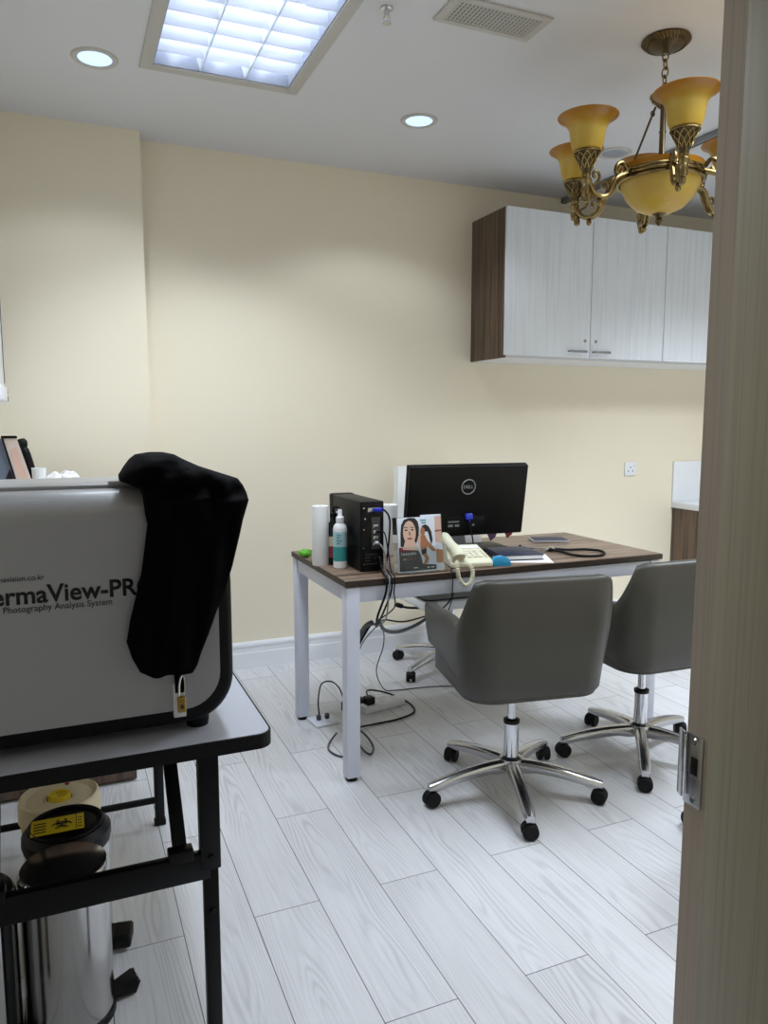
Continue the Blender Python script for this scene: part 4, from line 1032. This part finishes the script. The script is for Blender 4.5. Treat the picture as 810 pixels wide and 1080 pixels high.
bb2 = thing('clinical_waste_bin', 'bin with black lid and yellow biohazard label behind the steel bin', 'bin', (-.04, 1.885, 0))
r1 = .1
MB().lathe([(0, .0), (r1-.004, .0), (r1-.004, .30), (r1-.008, .30), (r1-.008, .006), (0, .006)], seg=48).build('body', M['steel'], bb2)
ld = MB().lathe([(r1-.002, .285), (r1+.002, .300), (r1+.001, .318), (r1-.012, .333), (r1-.022, .334), (r1-.030, .330), (.05, .336), (0, .338), (0, .31), (r1-.01, .285)], seg=48).build('lid', M['black'], bb2)
g = MB().torus((0, 0, .336), r1-.018, .004, 48, 8); g.build('lid_rim', M['black'], ld)
lb = MB().bx((-.078, -.045, .3375), (.040, .030, .3395), .0004).build('warning_label', M['yellow'], ld, label='yellow biohazard label')
g = MB(); cx_, cy_ = -.010, -.008
for k in range(3):
    a = R(90+120*k)
    for i in range(14):
        q0 = a+R(40+20*i); q1 = a+R(40+20*(i+1)); c0 = (cx_+.0125*math.cos(a), cy_+.0125*math.sin(a))
        g.tube([(c0[0]+.0105*math.cos(q0), c0[1]+.0105*math.sin(q0), .340), (c0[0]+.0105*math.cos(q1), c0[1]+.0105*math.sin(q1), .340)], .0018, 5, False)
g.torus((cx_, cy_, .340), .0105, .0013, 24, 5)
g.bx((.022, -.042, .3394), (.0235, .027, .3402))
for i in range(4): g.bx((-.072, -.035+.014*i, .3394), (-.045, -.031+.014*i, .3402)); g.bx((.026, -.035+.014*i, .3394), (.036, -.032+.014*i, .3402))
g.build('biohazard_symbol', M['blackink'], lb)
g = MB().bx((r1-.015, -.032, .008), (r1+.042, .032, .040), .006, 3)
for i in range(6): g.bx((r1+.004+.006*i, -.028, .0395), (r1+.007+.006*i, .028, .042))
g.xf(Matrix.Rotation(R(-12), 4, 'Z')); g.build('pedal', M['black'], bb2)

sh = thing('sharps_container', 'yellow sharps container with ivory lid behind the bins', 'sharps container', (-.06, 2.17, 0))
MB().lathe([(0, 0), (.085, 0), (.088, .004), (.102, .225), (.098, .228), (0, .228)], seg=48).build('body', M['yellow'], sh)
ld = MB().lathe([(0, .262), (.030, .262), (.034, .268), (.085, .268), (.098, .280), (.103, .276), (.106, .262), (.107, .222), (.103, .222), (.100, .255), (0, .255)], seg=48).build('lid', M['ivory'], sh, label='ivory lid')
g = MB().lathe([(0, .264), (.012, .265), (.020, .278), (.026, .280), (.028, .272), (.030, .266)], seg=32)
for k in range(10):
    a = 2*PI*k/10; g.box((.022*math.cos(a), .022*math.sin(a), .274), (.012, .004, .010), .001, Matrix.Rotation(a, 4, 'Z'))
g.build('disposal_port', M['yellow'], ld, label='yellow opening')
MB().cyl((.02, .075, .2675), (.02, .075, .270), .006, seg=12).build('red_marking', M['redmark'], ld)

# wooden cupboard behind the machine with small things on it
wc2 = thing('low_cupboard', 'brown wooden cupboard standing behind the silver machine', 'cabinet', (-.15, 3.05, 0)); o = wc2.location
MB().bx((XL+.003, 2.772, .0), (.188, 3.42, 1.035), .002).build('body', M['walnut'], wc2, o)
MB().bx((XL+.003, 2.745, 1.035), (.20, 3.43, 1.06), .003).build('top', M['white'], wc2, o)
for k in range(2):
    xa = XL+.006+k*.366
    d = MB().bx((xa, 2.752, .012), (xa+.363, 2.771, 1.03), .0015).build('door', M['walnut'], wc2, o)
    hx = xa+.335 if k == 0 else xa+.028
    MB().tube([(hx, 2.752, .55), (hx, 2.73, .555), (hx, 2.73, .665), (hx, 2.752, .67)], .004, 8, False).build('handle', M['alu'], d, o)
KZ = 1.06
ff = thing('picture_sign', 'leaning sign holder with pale pink picture on the brown cupboard', 'sign holder', (-.16, 2.90, KZ))
g = MB().prism([(-.038, .195), (.005, .195), (.058, .0), (.007, .0)], 'y', -.004, .0); g.build('panel', M['pinkcard'], ff)
g = MB().prism([(-.042, .199), (.007, .199), (.009, .190), (-.040, .190)], 'y', -.008, .002).prism([(-.042, .195), (-.036, .195), (.009, .0), (.003, .0)], 'y', -.007, .002); g.build('frame', M['black'], ff, label='black frame edge')
g = MB().prism([(-.015, .15), (.004, .16), (.020, .10), (.035, .05), (.022, .03), (.0, .08)], 'y', -.0046, -.0042); g.build('picture', M['skin'], ff)
g = MB().prism([(-.042, .19), (.003, .0), (-.14, .0), (-.12, .19)], 'y', .004, .008); g.build('back_card', M['navygrey'], ff, label='blue grey side card')
g = MB().prism([(-.012, .055), (-.002, .01), (-.05, .01), (-.04, .04), (-.02, .085)], 'y', .003, .0038); g.build('print', M['hair'], ff)
dbt = thing('dark_bottle', 'black bottle leaning behind the white paper cup', 'bottle', (-.104, 3.02, KZ), 0)
lean = Matrix.Rotation(R(-13), 4, 'Y')
g = MB().lathe([(0, 0), (.016, 0), (.018, .006), (.018, .13), (.016, .15), (.012, .158), (0, .16)], seg=24); g.xf(lean); g.build('body', M['black'], dbt)
g = MB().lathe([(0, .156), (.013, .156), (.017, .165), (.019, .178), (.013, .190), (0, .192)], seg=20); g.xf(lean); g.build('cap', M['rubber'], dbt)
cu = thing('paper_cup', 'small white paper cup on the brown cupboard', 'cup', (-.09, 2.93, KZ))
MB().lathe([(0, .004), (.020, .004), (.0205, 0), (.0215, .004), (.0235, .082), (.022, .082), (.0195, .008), (0, .008)], seg=32).build('body', M['paper'], cu)
MB().torus((0, 0, .083), .023, .0016, 32, 6).build('rim', M['white'], cu)
g = MB()
for k in range(16): g.sphere((random.uniform(-.035, .04), random.uniform(-.025, .025), .022+random.uniform(0, .032)), .024, (1.1, 1, .85), 12, 8)
for v_ in g.bm.verts:
    v_.co += Vector((math.sin(v_.co.y*210), math.sin(v_.co.z*230), math.sin(v_.co.x*190)))*.004; v_.co.z = max(0, v_.co.z)
tag(g.build('crumpled_tissue', M['paper'], off=(0, 0, 0)), 'crumpled white tissue beside the paper cup', 'tissue').location = (-.012, 2.93, KZ)

# ------------------------------------------------------------------ light, camera, view
w = bpy.data.worlds.new('world'); bpy.context.scene.world = w; w.use_nodes = True
w.node_tree.nodes['Background'].inputs['Color'].default_value = (.95, .93, .88, 1); w.node_tree.nodes['Background'].inputs['Strength'].default_value = .17

cd = bpy.data.cameras.new('camera'); cam = bpy.data.objects.new('camera', cd); C.objects.link(cam)
cam.location = (0, 0, 1.305); cam.rotation_euler = (R(90-6.838), 0, R(-23.043))
cd.sensor_fit = 'VERTICAL'; cd.sensor_height = 36; cd.lens = 788.2/1080*36; cd.clip_start = .02
sc_ = bpy.context.scene; sc_.camera = cam
sc_.view_settings.view_transform = 'Standard'; sc_.view_settings.look = 'None'; sc_.view_settings.gamma = 1; sc_.view_settings.exposure = 0
sc_.view_settings.use_curve_mapping = False
